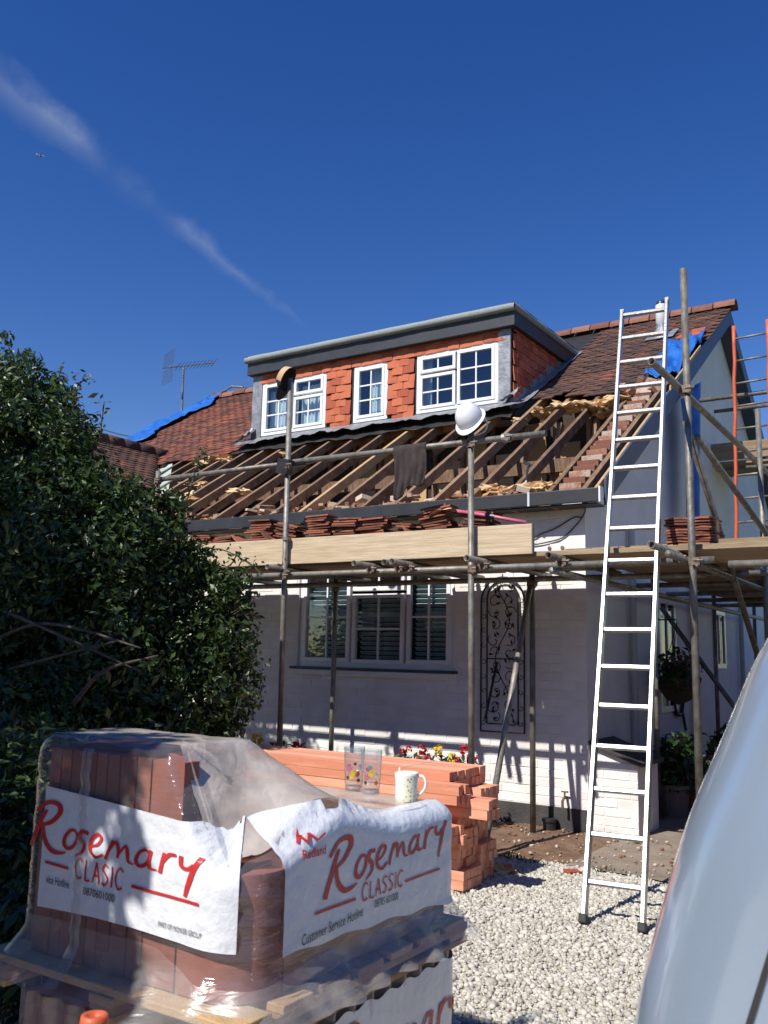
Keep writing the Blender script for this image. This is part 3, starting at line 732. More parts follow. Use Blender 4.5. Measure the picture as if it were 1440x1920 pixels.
# --- windows
def window(x0, x1, z0, z1, y, lights, parent, depth=.06, fr=.055):
    """lights: list of (xa, xb, za, zb, ncol, nrow, sash) in fractions of the opening"""
    w_ = hp('window', MB().span((x0, y, z0), (x1, y + depth, z0 + fr)).span((x0, y, z1 - fr), (x1, y + depth, z1)).span((x0, y, z0 + fr), (x0 + fr, y + depth, z1 - fr)).span((x1 - fr, y, z0 + fr), (x1, y + depth, z1 - fr)), m_upvc, bevel=.005)
    PINV[w_.name] = Matrix.Identity(4)
    for xa, xb, za, zb, nc, nr in lights:
        s_ = .042; yy = y - .012; e = .004
        MB().span((xa, yy, za), (xb, y + .04, za + s_)).span((xa, yy, zb - s_), (xb, y + .04, zb)).span((xa, yy + e / 4, za + s_), (xa + s_, y + .04, zb - s_)).span((xb - s_, yy + e / 4, za + s_), (xb, y + .04, zb - s_)).build('sash', m_upvc, w_, bevel=.005)
        ia, ib, ja, jb = xa + s_, xb - s_, za + s_, zb - s_
        for c in range(nc):
            for r in range(nr):
                MB().span((ia + (ib - ia) * c / nc, y + .014, ja + (jb - ja) * r / nr), (ia + (ib - ia) * (c + 1) / nc, y + .020, ja + (jb - ja) * (r + 1) / nr)).build('pane', m_pane, w_)
        for c in range(1, nc): MB().span((ia + (ib - ia) * c / nc - .009, y + .004, ja), (ia + (ib - ia) * c / nc + .009, y + .026, jb)).build('glazing_bar', m_upvc, w_)
        for r in range(1, nr): MB().span((ia, y + .006, ja + (jb - ja) * r / nr - .009), (ib, y + .024, ja + (jb - ja) * r / nr + .009)).build('glazing_bar', m_upvc, w_)
    return w_
fz = .05
a, b = W[0]; mid = a + (b - a) * .5
yw = DY - .02
w1 = window(a, b, DZ0, DZ1, yw, [(a + fz, mid - .012, DZ0 + fz, DZ1 - fz, 2, 3), (mid + .012, b - fz, DZ0 + .53, DZ1 - fz, 2, 1), (mid + .012, b - fz, DZ0 + fz, DZ0 + .50, 2, 2)], house)
a, b = W[1]
w2 = window(a, b, DZ0, DZ1, yw, [(a + fz, b - fz, DZ0 + fz, DZ1 - fz, 2, 3)], house)
a, b = W[2]; mid = a + (b - a) * .5
w3 = window(a, b, DZ0, DZ1, yw, [(a + fz, mid - .012, DZ0 + .53, DZ1 - fz, 2, 1), (a + fz, mid - .012, DZ0 + fz, DZ0 + .50, 2, 2), (mid + .012, b - fz, DZ0 + fz, DZ1 - fz, 2, 3)], house)
w1['label'] = 'left dormer window, mostly behind pale curtains'; w2['label'] = 'narrow middle dormer window'; w3['label'] = 'right dormer window beside the tiled cheek'
for w_, (a, b), cu in ((w1, W[0], ((0.02, .47), (.53, .99))), (w2, W[1], ((.30, .98),)), (w3, W[2], ((.0, .12), (.88, 1.0)))):
    for c0, c1 in cu:
        xa, xb = a + (b - a) * c0, a + (b - a) * c1
        MB().grid(40, 2, lambda i, j: (xa + (xb - xa) * i / 39, DY + .14 + .015 * math.sin(i * 1.3), DZ0 + .0 + (.80 if w_ is not w1 else .70) * j)).build('curtain', m_curt, w_, smooth=True)
mb = MB().span((DX0 + .11, 3.6, 4.3), (DX1 - .11, 3.65, 5.37)); mb.span((DX0 + .11, 2.33, 4.30), (DX1 - .11, 3.6, 4.35))
mb.build('dormer_room', pm('room_wall', (.20, .21, .22), (.28, .28, .29), 1, .9), dorm)

# ground-floor window with louvred shutters
c1_, c2_ = -2.44, -1.83
y0 = .03
gw = window(WX0, WX1, WZ0, WZ1, y0, [(WX0 + .05, c1_ - .03, WZ0 + .05, WZ1 - .05, 2, 2), (c1_ + .0, c2_ - .0, WZ0 + .04, 2.03, 2, 2), (c1_ + .0, c2_, 2.06, WZ1 - .05, 2, 1), (c2_ + .03, WX1 - .05, WZ0 + .05, WZ1 - .05, 2, 2)], house)
gw['label'] = 'ground floor window with louvred shutters behind the glass'
for xa, xb, zt in ((WX0 + .10, c1_ - .08, WZ1 - .1), (c1_ + .05, c2_ - .05, 2.0), (c2_ + .08, WX1 - .10, WZ1 - .1)):
    for xm0, xm1 in ((xa, (xa + xb) / 2 - .006), ((xa + xb) / 2 + .006, xb)):
        z = WZ0 + .10
        while z < zt:
            MB().box(((xm0 + xm1) / 2, y0 + .10, z), (xm1 - xm0, .050, .006), (R(-38), 0, 0)).build('shutter_slat', m_slat, gw); z += .047
    MB().span((xa, y0 + .07, WZ0 + .50), (xb, y0 + .125, WZ0 + .545)).build('shutter_rail', m_slat, gw)
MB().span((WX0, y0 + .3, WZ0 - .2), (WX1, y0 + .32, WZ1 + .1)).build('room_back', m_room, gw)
MB().span((WX0 - .05, -.055, WZ0 - .028), (WX1 + .05, .03, WZ0 - .002)).build('sill', pm('sill_dark', (.05, .05, .06), (.08, .08, .09), 5, .5), gw, bevel=.004)
MB().span((WX0 - .05, -.045, WZ0 - .085), (WX1 + .05, .006, WZ0 - .030)).build('sub_sill', m_white, gw, bevel=.004)

# cables, bracket marks on the front wall
mb = MB().tube(catmull([(-.50, -.012, 2.47), (-.40, -.015, 2.525), (-.25, -.012, 2.575), (-.08, -.012, 2.66), (.0, -.02, 2.66), (.035, -.03, 2.72), (.04, -.08, 2.75)]), .006, 6)
mb.tube(catmull([(-.50, -.012, 2.43), (-.35, -.015, 2.45), (-.18, -.012, 2.49), (-.05, -.012, 2.60), (.0, -.015, 2.66)]), .006, 6)
hp('cable', mb, m_blackp)
for xx in (-.31, -.19): hp('fixing_plug', MB().tube([(xx, -.008, 2.40), (xx, .01, 2.40)], .018, 8), m_rusty)
hp('outside_tap', MB().tube([(-.17, -.0, .28), (-.17, -.07, .28), (-.17, -.10, .26), (-.17, -.10, .20)], .012, 8).tube([(-.17, -.05, .28), (-.17, -.05, .33)], .008, 6).tube([(-.20, -.05, .33), (-.14, -.05, .33)], .007, 6), m_rusty)
hp('drain_collar', MB().tube([(-.30, -.07, -.01), (-.30, -.07, .10)], .055, 14).tube([(-.30, -.07, .08), (-.30, -.07, .105)], .065, 14), m_blackp)
# side (gable) openings and pipes
for y0_, y1_, z0_, z1_, nm in ((2.1, 2.75, .9, 2.1, 'side_window'), (4.55, 5.2, 1.35, 2.1, 'side_window')):
    hp(nm, MB().span((XG + .001, y0_, z0_), (XG + .03, y1_, z0_ + .06)).span((XG + .001, y0_, z1_ - .06), (XG + .03, y1_, z1_)).span((XG + .001, y0_, z0_ + .06), (XG + .03, y0_ + .06, z1_ - .06)).span((XG + .001, y1_ - .06, z0_ + .06), (XG + .03, y1_, z1_ - .06)).span((XG + .001, (y0_ + y1_) / 2 - .02, z0_ + .06), (XG + .027, (y0_ + y1_) / 2 + .02, z1_ - .06)), m_upvc)
    hp('side_pane', MB().span((XG + .001, y0_ + .05, z0_ + .05), (XG + .012, y1_ - .05, z1_ - .05)), pm('dark_glass', (.03, .035, .045), (.05, .055, .06), 2, .08))
for yy, top in ((1.15, 2.7), (3.4, 2.9), (6.1, 2.9)):
    hp('downpipe', MB().tube([(XG + .05, yy, .0), (XG + .05, yy, top)], .034, 10), pm('pale_pipe', (.40, .40, .40), (.5, .5, .5), 5, .5))
# ================================================================== ROOF FURNITURE
def sheet(name, fn, nu, nv, mat, label, cat, th=.004):
    o = MB().grid(nu, nv, fn).build(name, mat, None, smooth=True); s_ = o.modifiers.new('thickness', 'SOLIDIFY'); s_.thickness = th; s_.offset = 0
    return tag(o, label, cat)
def tl(i, j):   # over the far left verge
    u, v_ = i / 60, j / 18; y = 3.0 + 2.55 * u; x = -10.02 + (.50 + .55 * (.5 + noise.noise(Vector((u * 5, 0, 3)))) * (1.1 - .5 * u)) * v_
    return (x, y, rz(y) + .05 + .06 * abs(math.sin(v_ * 4 + u * 9)) * (.4 + .6 * noise.noise(Vector((u * 9, v_ * 3, 1)))) + .05 * noise.noise(Vector((u * 14, v_ * 6, 4))) - (.25 * (.25 - v_) * 4 if v_ < .25 else 0))
sheet('tarpaulin', tl, 61, 19, m_tarp, 'blue tarpaulin folded along the far left edge of the roof', 'tarpaulin')
def tr(i, j):
    u, v_ = i / 40, j / 24; y = 2.48 + 1.50 * u; x = -.19 + .39 * v_ + .10 * noise.noise(Vector((u * 5, 1, 3))) * (1 - v_)
    return (x, y, rz(y) + .06 + .09 * noise.noise(Vector((u * 7, v_ * 4, 1))) + .03 * math.sin(u * 17 + v_ * 9) + .03 * noise.noise(Vector((u * 20, v_ * 13, 6))))
sheet('tarpaulin', tr, 41, 25, m_tarp, 'blue tarpaulin over the roof edge beside the tall scaffold pole', 'tarpaulin')
def th_(i, j):
    u, v_ = i / 16, j / 30
    return (.225 + .05 * math.sin(u * 8 + v_ * 2) , 2.55 + .75 * u * (1 - .35 * v_) + .12 * v_, 4.35 + .40 * u - (1.75 - .15 * u) * v_ + .03 * noise.noise(Vector((u * 4, v_ * 4, 7))))
sheet('tarpaulin', th_, 17, 31, m_tarp, 'blue tarpaulin hanging down the shaded gable wall behind the pole', 'tarpaulin')
# vent pipe
vp = thing('vent_pipe', (-.47, 4.4, rz(4.4)), 'pale soil vent pipe with dark cap standing on the right roof slope', 'pipe')
b0 = Vector((-.47, 4.4, rz(4.4)))
MB().lathe([(.068, -.1), (.068, .18), (.075, .19), (.075, .43), (.068, .44)], b0, 20).build('pipe', m_grey, vp, smooth=True)
MB().lathe([(.066, .435), (.066, .47), (.055, .49), (.0, .49)], b0, 16).build('cap', m_blackp, vp, smooth=True)
MB().lathe([(.16, -.10), (.10, .04), (.076, .10), (.072, .16)], b0, 16).box(b0 + Vector((0, 0, .02)), (.38, .42, .006), (SL, 0, 0)).build('lead_slate', m_lead, vp)
# aerials
an = thing('television_aerial', (-10.05, 4.9, 5.2), 'television aerial with grid reflector on tall mast above blue tarpaulin', 'aerial')
MB().tube([(-10.02, 4.9, 4.9), (-10.05, 4.88, 6.98)], .022, 8).build('mast', m_alum2, an)
bo0, bo1 = Vector((-10.05, 4.62, 6.93)), Vector((-9.75, 5.42, 7.20))
bd = (bo1 - bo0).normalized(); sdv = Vector((bd.y, -bd.x, 0)).normalized()
MB().tube([bo0 - bd * .25, bo1], .013, 6).build('boom', m_alum2, an)
for k in range(11):
    p = bo0 + (bo1 - bo0) * (.1 + .9 * k / 10)
    MB().tube([p - sdv * .14 - Vector((0, 0, .05)), p, p + sdv * .14 - Vector((0, 0, .05))], .005, 4).tube([p - sdv * .13 + Vector((0, 0, .05)), p, p + sdv * .13 + Vector((0, 0, .05))], .005, 4).build('director', m_alum2, an)
mb = MB(); pr = bo0 - bd * .12
for s_ in (-1, 1):
    for k in range(7): z = s_ * (.05 + .26 * k / 6); mb.tube([pr + Vector((0, 0, z)) - bd * .05 * k / 3 * 0 - sdv * .26, pr + Vector((0, 0, z)) + sdv * .26], .005, 4)
for k in (-.26, -.09, .09, .26): mb.tube([pr + sdv * k + Vector((0, 0, -.31)), pr + sdv * k + Vector((0, 0, .31))], .005, 4)
mb.build('reflector', m_alum2, an)
an2 = thing('television_aerial', (-9.7, 5.5, 6.5), 'fallen television aerial lying along the ridge left of the dormer', 'aerial')
MB().tube([(-9.85, 5.5, 6.50), (-9.30, 5.5, 6.66), (-9.0, 5.5, 6.60)], .022, 8).build('boom', m_alum2, an2)
for k in range(6):
    x = -9.22 + .11 * k; MB().tube([(x, 5.47, 6.55), (x + .01, 5.50, 6.85 - .02 * k)], .006, 4).build('element', m_alum2, an2)
MB().box((-9.80, 5.48, 6.50), (.16, .1, .08), (0, -.3, 0)).tube([(-9.9, 5.42, 6.46), (-9.68, 5.42, 6.52)], .02, 6).build('clamp', m_rusty, an2)
# line and far pole
po = tag(MB().tube([(-22.6, 12, 0), (-22.62, 12, 10.2)], [.14, .10], 10).tube([(-23.0, 12, 9.9), (-22.2, 12, 9.9)], .04, 6).build('utility_pole', m_bark), 'slim dark utility pole rising behind the dark bush', 'pole')
tag(MB().tube(catmull([(-24.5, 11.4, 10.0), (-19.0, 9.6, 8.05), (-14.2, 7.5, 6.6), (-10.0, 5.3, 5.9)]), .016, 5).build('overhead_cable', m_blackp), 'black overhead cable running to the roof behind blue tarpaulin', 'cable')
# aeroplane, far up
pd = Vector((-.72749, .49914, .47076)); pc = Vector((2.766, -7.5, 1.44)) + pd * 1600
ap = thing('aeroplane', pc, 'tiny aeroplane high in the blue sky at left', 'aeroplane')
hd = Vector((.25, .2, .95)).normalized(); hd = Vector((.55, .83, .05)).normalized(); sdw = hd.cross(Vector((0, 0, 1))).normalized()
hd *= .75; sdw *= .75
MB().tube([pc - hd * 9, pc - hd * 7, pc + hd * 6, pc + hd * 8.5], [.25, .7, .7, .15], 8).build('fuselage', m_grey, ap)
mb = MB(); u3 = Vector((0, 0, .12))
mb.add([pc + hd * 2, pc - hd * 1, pc - hd * 3 + sdw * 8, pc - hd * 1.8 + sdw * 8] + [pc + hd * 2 + u3, pc - hd * 1 + u3, pc - hd * 3 + sdw * 8 + u3, pc - hd * 1.8 + sdw * 8 + u3], BOXF[:0] + [(0, 1, 2, 3), (7, 6, 5, 4), (0, 4, 5, 1), (1, 5, 6, 2), (2, 6, 7, 3), (3, 7, 4, 0)])
mb.add([pc + hd * 2, pc - hd * 1, pc - hd * 3 - sdw * 8, pc - hd * 1.8 - sdw * 8] + [pc + hd * 2 + u3, pc - hd * 1 + u3, pc - hd * 3 - sdw * 8 + u3, pc - hd * 1.8 - sdw * 8 + u3], [(3, 2, 1, 0), (4, 5, 6, 7), (0, 1, 5, 4), (1, 2, 6, 5), (2, 3, 7, 6), (3, 0, 4, 7)])
mb.build('wing', m_grey, ap)
MB().box(pc - hd * 7.5 + Vector((0, 0, 1.6)), (.3, 2.2, 3.0)).box(pc - hd * 7.8 + Vector((0, 0, .4)), (5, 1.2, .2)).build('tail', m_grey, ap)

# ================================================================== SCAFFOLD
sc = thing('scaffold', (-.4, -1.4, 0), 'steel tube scaffold with plank platform along the house front', 'scaffold')
RO = .0242
def tube(nm, a, b, m_=None, hollow=False):
    mb = MB()
    if hollow: mb.pipe(a, b, RO, RO - .004)
    else: mb.tube([a, b], RO, 14)
    return mb.build(nm, m_ or m_galv, sc, smooth=True)
def coupler(p, ax='z', m_=None):
    p = Vector(p); mb = MB()
    if ax == 'z': mb.tube([p - Vector((0, 0, .028)), p + Vector((0, 0, .028))], .036, 12)
    elif ax == 'x': mb.tube([p - Vector((.028, 0, 0)), p + Vector((.028, 0, 0))], .036, 12)
    else: mb.tube([p - Vector((0, .028, 0)), p + Vector((0, .028, 0))], .036, 12)
    mb.box(p + Vector((.03, -.03, -.005)), (.05, .045, .05)); mb.tube([p + Vector((.02, -.05, .0)), p + Vector((.08, -.05, .0))], .009, 6); mb.tube([p + Vector((.045, -.02, -.035)), p + Vector((.045, -.085, -.035))], .010, 6)
    return mb.build('coupler', m_ or m_rusty, sc)
YO, YI = -1.41, -.27
def standard(x, y, top, bot=0.0, lean=0.0):
    MB().pipe((x, y, bot), (x + lean, y, top), RO, RO - .004).build('standard', m_galv, sc, smooth=True)
    MB().span((x - .075, y - .075, .0), (x + .075, y + .075, .012)).build('base_plate', m_rusty, sc)
standard(-2.145, YO, 3.86, lean=-.045); standard(-.345, YO, 3.17, lean=-.03); standard(1.272, YO - .01, 4.125); standard(-3.80, YO, 3.16)
standard(-2.44, YI, 2.20); standard(-.362, YI, 2.20); standard(-3.95, YI, 2.2)
YL = YO + .05
tube('ledger', (-4.4, YL, 2.10), (1.40, YL, 2.10)); tube('ledger', (-4.4, YI - .05, 2.10), (1.1, YI - .05, 2.10))
MB().pipe((-3.86, YO + .05, 3.088), (-1.95, YO + .05, 3.092), RO, RO - .004).build('guard_rail', m_galv, sc, smooth=True)
MB().pipe((-2.25, YO + .04, 3.10), (.225, YO + .05, 3.088), RO, RO - .004).build('guard_rail', m_galv, sc, smooth=True)
for x, ye_ in ((-2.19, -1.62), (-1.30, -1.62), (-.94, -1.63), (-1.03, -1.60), (-.285, -1.64), (.335, -1.60), (1.15, -1.93), (-3.3, -1.62)):
    tube('transom', (x, ye_, 2.148), (x, -.06, 2.148), hollow=True); coupler((x, YL, 2.125), 'y')
for x, y, z in ((-2.18, YO, 3.06), (-.37, YO, 3.06), (-2.165, YO, 2.09), (-.355, YO, 2.09), (1.272, YO, 2.09), (-3.8, YO, 3.06), (-.362, YI, 2.08), (-2.44, YI, 2.08)): coupler((x, y, z))
MB().tube([(-2.165, YO, 2.395), (-2.165, YO, 2.425)], .033, 12).build('clip', m_galv, sc)
coupler((-.10, YO + .05, 3.09), 'x', m_galv)
MB().tube([(-2.30, YO + .05, 3.09), (-2.02, YO + .05, 3.09)], .034, 10).box((-2.20, YO - .02, 3.05), (.13, .07, .13), (0, .2, 0)).build('double_coupler', m_blackp, sc)
tube('brace', (-.335, YI - .06, 2.14), (-.235, YO - .04, .02)); MB().tube([(-.80, -.05, 1.385), (-.79, -.30, .90)], .012, 8).build('tie_rod', m_wiron, sc)
coupler((-.33, YI - .1, 2.06))
# planks
deck_y = [-1.21, -.975, -.74, -.505, -.27]
for x0, x1 in ((-4.5, -.62), (-.60, 3.0)):
    for k, y in enumerate(deck_y):
        MB().box(((x0 + x1) / 2 + random.uniform(-.05, .05) * (x0 < -1), y, 2.194 + random.uniform(-.002, .002)), (x1 - x0, .222, .038)).build('plank', m_deck, sc, bevel=.004)
MB().box((-2.05, -1.352, 2.305), (4.32, .036, .225), (0, 0, R(.2))).build('toe_board', m_toe, sc, bevel=.004)
MB().span((.111, -1.372, 2.196), (.118, -1.334, 2.415)).build('end_band', m_galv, sc)
# the return along the gable
for y in (1.15, 3.6, 6.0): standard(1.27, y, 3.75 if y < 2 else 4.25); standard(.27, y, 2.25)
tube('ledger', (1.22, -1.8, 2.10), (1.22, 6.6, 2.10)); tube('ledger', (.32, -1.5, 2.05), (.32, 6.6, 2.05))
tube('guard_rail', (1.215, -2.05, 3.285), (1.215, 3.0, 3.285), hollow=True); coupler((1.25, YO, 3.26)); tube('guard_rail', (1.22, 1.0, 2.72), (1.22, 6.5, 2.72))
for y in (.2, 1.2, 2.4, 3.5, 4.6): tube('transom', (.05, y, 2.148), (1.75, y, 2.148))
for k in range(5):
    MB().box((.36 + .21 * k, 2.2, 2.232), (.205, 6.6, .036)).build('plank', m_deck, sc, bevel=.004)
tube('brace', (1.24, -1.35, 3.05), (1.24, 1.25, 1.2)); tube('brace', (.1, 2.0, 1.98), (1.25, 2.0, .35)); tube('brace', (1.3, -1.3, 2.95), (1.3, 3.4, 2.25))
# higher lift at the back
for k in range(4): MB().box((1.35, 5.0 + .23 * k, 4.06), (2.9, .222, .038)).build('plank', m_deck, sc)
MB().span((-.1, 4.86, 4.10), (3.0, 4.9, 4.33)).build('toe_board', m_deck, sc)
for x in (.9, 2.2): standard(x, 4.8, 4.55)
for z in (3.95, 4.75): tube('ledger', (.1, 4.76, z), (3.0, 4.76, z))
for y, z in ((2.9, 4.4),): tube('tie', (.35, y, z), (2.2, y, z))
MB().span((1.30, -1.02, 2.214), (1.345, -.93, 2.42)).build('timber_post', m_newt, sc)
MB().box((1.95, -1.12, 2.235), (1.1, .22, .036)).build('plank', m_deck, sc)
tube('transom', (1.5, -1.42, 2.06), (2.6, -1.42, 2.06)); 

# red steel ladder behind the gable scaffold
rl = thing('scaffold_ladder', (.9, 2.6, 2.25), 'steel scaffold ladder with red painted stiles at the right edge', 'ladder')
la, lb = Vector((.742, 2.58, 2.26)), Vector((.808, 2.62, 5.12)); off = Vector((.352, .0, .01))
for s_ in (0, 1):
    mb = MB(); pts = [la + (lb - la) * k / 14 + off * s_ + Vector((.006 * math.sin(k * 2.2), 0, 0)) for k in range(15)]; mb.tube(pts, .020, 8).build('stile', m_redp, rl, smooth=True)
k = 0
z = 2.4
while z < 5.1:
    t = (z - la.z) / (lb.z - la.z); p = la + (lb - la) * t; MB().tube([p, p + off], .012, 8).build('rung', m_galv, rl, smooth=True); z += .257

# stacks of salvaged tiles on the platform
stk_t = []
for k in range(4):
    me = MB().add([(v[0], v[1] - .1, v[2]) for v in tile_mb(.165, .24, .013, 70 + k).v], tile_mb(.165, .24, .013, 70 + k).f + []).mesh('tile')
    me.materials.append(m_tilestk); stk_t.append(me)
SK = [(-3.66, -1.14, 16, .0, 'first stack of old clay tiles at the bush end of the platform'), (-3.37, -1.15, 15, .05, 'second stack of old clay tiles from the bush end'), (-3.06, -1.12, 14, -.1, 'third stack of old clay tiles from the bush end'),
      (-2.66, -1.13, 20, 0, 'tall stack of old clay tiles just left of the capped pole'), (-2.36, -1.16, 16, .3, 'leaning stack of old clay tiles against the capped pole'), (-1.98, -1.13, 20, 0, 'tallest stack of old clay tiles right of the capped pole'),
      (-1.69, -1.12, 18, .04, 'stack of old clay tiles second right of the capped pole'), (-1.40, -1.14, 17, -.04, 'stack of old clay tiles third right of the capped pole'), (-1.10, -1.13, 14, .12, 'low stack of old clay tiles below the hanging dark cloth'),
      (-.78, -1.14, 20, -.2, 'heap of old clay tiles under the pink handled tool'), (-.47, -1.1, 17, .18, 'heap of old clay tiles behind the hard hat pole')]
for x, y, n_, ln, lab in SK:
    st = thing('tile_stack', (x, y, 2.214), lab, 'tiles', 'stacks of salvaged tiles on the scaffold')
    z = 2.216
    for k in range(n_ * 1):
        tilt = ln * (k / n_) + random.gauss(0, .012)
        place('tile', random.choice(stk_t), st, Matrix.Translation((x + random.uniform(-.02, .02) + tilt * .15, y + random.uniform(-.02, .02), z)) @ Matrix.Rotation(tilt * .8, 4, 'Y') @ Matrix.Rotation(math.pi / 2 * random.choice((1, -1)) + random.gauss(0, .05), 4, 'Z'))
        z += .0215 if ln < .2 else .023
for i, (x, y, a, t) in enumerate(((-2.86, -1.18, 1.2, .55), (-2.48, -1.2, 1.5, .7), (-1.02, -1.2, .9, .62), (-2.2, -1.16, 1.3, .8))):
    o = place('loose_tile', stk_t[i % 4], None, Matrix.Translation((x, y, 2.42)) @ Matrix.Rotation(t, 4, 'Y') @ Matrix.Rotation(a, 4, 'Z')); tag(o, ['single old tile tipped between the stacks nearest the bush', 'single old tile propped left of the capped pole', 'single old tile propped up below the dark cloth', 'single old tile leaning right behind the capped pole'][i], 'tile')
st = thing('tile_stack', (1.16, -.98, 2.214), 'neat stack of old clay tiles by the tall pole, right corner', 'tiles', 'stacks of salvaged tiles on the scaffold')
z = 2.216
for k in range(11):
    place('tile', random.choice(stk_t), st, Matrix.Translation((1.10 + random.uniform(-.015, .015), -1.0 + random.uniform(-.02, .02), z)) @ Matrix.Rotation(random.gauss(0, .1), 4, 'Z')); 
    place('tile', random.choice(stk_t), st, Matrix.Translation((1.26 + random.uniform(-.015, .015), -.98 + random.uniform(-.02, .02), z)) @ Matrix.Rotation(random.gauss(0, .1), 4, 'Z')); z += .020
# pink handled tool
pt = thing('roofing_tool', (-.34, -1.2, 2.5), 'long pink handled tool lying on the tile heap', 'tool')
MB().tube([(-.62, -1.19, 2.585), (-.30, -1.2, 2.52), (.0, -1.21, 2.45)], .014, 8).build('handle', m_pink, pt, smooth=True)
MB().tube([(-.34, -1.2, 2.53), (-.27, -1.2, 2.515)], .017, 8).build('grip', m_blackp, pt)
MB().grid(9, 5, lambda i, j: (-.84 + .26 * i / 8, -1.26 + .12 * j / 4, 2.545 + .055 * math.sin(i / 8 * 2.6) + .012 * math.sin(j * 2.0 + i))).build('rag', m_tanc, pt, smooth=True)
# black roll and hammer in the roof void
rp = tag(MB().grid(60, 15, lambda i, j: (-.92 + .40 * i / 59, 1.05 + (.13 + .006 * (i % 2)) * math.cos(j / 14 * 6.2832) + .04 * math.sin(i * .06), 3.02 + (.115 + .006 * (i % 2)) * math.sin(j / 14 * 6.2832))).build('ribbed_duct', m_blackp, None, smooth=True), 'black ribbed duct lying between the bare rafters', 'duct')
hm = thing('hammer', (-.62, .25, 3.05), 'hammer propped among bare rafters near the gutter', 'hammer')
MB().tube([(-.73, .50, 3.29), (-.60, .15, 3.06)], .013, 8).build('handle', m_blackp, hm); MB().tube([(-.62, .20, 3.08), (-.585, .11, 3.035)], .011, 8).build('grip', m_grey, hm); MB().box((-.735, .51, 3.30), (.10, .03, .03), (0, .5, .3)).build('head', m_wiron, hm)

# hard hat on the pole
hh = thing('hard_hat', (-.375, YO, 3.17), 'white hard hat hung on top of a scaffold pole', 'hat')
Qh = Matrix.Rotation(R(-8), 3, 'Y') @ Matrix.Rotation(R(52), 3, 'X')
hc = Vector((-.388, YO + .0, 3.265))
def dome(i, j):
    th2, ph = 2 * math.pi * i / 48, (math.pi / 2) * j / 14
    rib = 1 + .018 * max(0, math.cos(6 * th2)) * math.sin(ph)
    p = Vector((.105 * math.cos(th2) * math.sin(ph) * rib, .128 * math.sin(th2) * math.sin(ph) * rib, .135 * math.cos(ph)))
    return hc + Qh @ p
MB().grid(48, 15, dome, wrapu=True).build('shell', m_hat, hh, smooth=True)
def brim(i, j):
    th2 = 2 * math.pi * i / 48; k = j / 3; fr_ = max(0, -math.sin(th2)) ** 2
    p = Vector(((.105 + .022 * k) * math.cos(th2), (.128 + (.022 + .035 * fr_) * k) * math.sin(th2), -.004 - .012 * k)); return hc + Qh @ p
MB().grid(48, 4, brim, wrapu=True).build('brim', m_hat, hh, smooth=True)
MB().tube(catmull([hc + Qh @ Vector(p) for p in ((-.10, .03, -.01), (-.115, .0, -.08), (-.07, -.01, -.14), (.0, -.01, -.155), (.07, -.01, -.14), (.115, 0, -.08), (.10, .03, -.01))]), .006, 6).build('chin_strap', m_hat, hh, smooth=True)
MB().tube([hc + Qh @ Vector((.085 * math.cos(a), .105 * math.sin(a), -.03)) for a in [k * .2618 for k in range(24)]], .012, 6, closed=True).build('headband', m_tanc, hh, smooth=True)
# cap on the left pole
cp = thing('cap', (-2.19, YO, 3.86), 'dark peaked cap with tan side hung on a scaffold pole', 'cap')
cc = Vector((-2.215, YO, 3.85)); Qc = Matrix.Rotation(R(-62), 3, 'Y') @ Matrix.Rotation(R(12), 3, 'X')
MB().grid(36, 12, lambda i, j: cc + Qc @ Vector((.115 * math.cos(2 * math.pi * i / 36) * math.sin(math.pi / 2 * j / 11), .11 * math.sin(2 * math.pi * i / 36) * math.sin(math.pi / 2 * j / 11), .10 * math.cos(math.pi / 2 * j / 11) + .006 * math.sin(i * 2))), wrapu=True).build('crown', m_capc, cp, smooth=True)
MB().grid(15, 6, lambda i, j: cc + Qc @ Vector((-.03 - (.08 + .095 * j / 5) * math.cos((i - 7) / 7 * 1.2), (.095 + .012 * j / 5) * math.sin((i - 7) / 7 * 1.25), .0 + .015 * math.cos((i - 7) / 7 * 1.3) * j / 5))).build('peak', m_capc, cp, smooth=True)
MB().grid(20, 5, lambda i, j: cc + Qc @ Vector((.119 * math.cos(-1.9 + 3.4 * i / 19) * (1 - .12 * j / 4), .114 * math.sin(-1.9 + 3.4 * i / 19) * (1 - .12 * j / 4), .002 + .06 * j / 4))).build('band', m_tanc, cp, smooth=True)
# dark garment over the rail
def cloth(i, j):
    u, v_ = i / 28, j / 40; x = -1.09 + .30 * u; L = .46 - .14 * u + .03 * math.sin(u * 9)
    s_ = v_ * (L + .20) - .20
    fold = .022 * math.sin(u * 15 + 2 * v_) * min(1, abs(s_) * 5) + .02 * noise.noise(Vector((u * 4, v_ * 4, 2)))
    if s_ < -.04: return (x + .02, YO + .082 + .01 + fold, 3.095 + s_ + .04)
    if s_ < .04: a = (s_ + .04) / .08 * math.pi; return (x, YO + .05 + .032 * math.cos(a), 3.095 + .032 * math.sin(a))
    k = s_ - .04
    return (x + k * (-.02 + .18 * (1 - u) * k + .02) + .02 * math.sin(k * 9) , YO + .018 - abs(fold) - .01 * k, 3.095 - k)
o = MB().grid(29, 41, cloth).build('garment', m_cloth, None, smooth=True); s_ = o.modifiers.new('thickness', 'SOLIDIFY'); s_.thickness = .006
tag(o, 'dark garment draped over the scaffold guard rail', 'clothing')

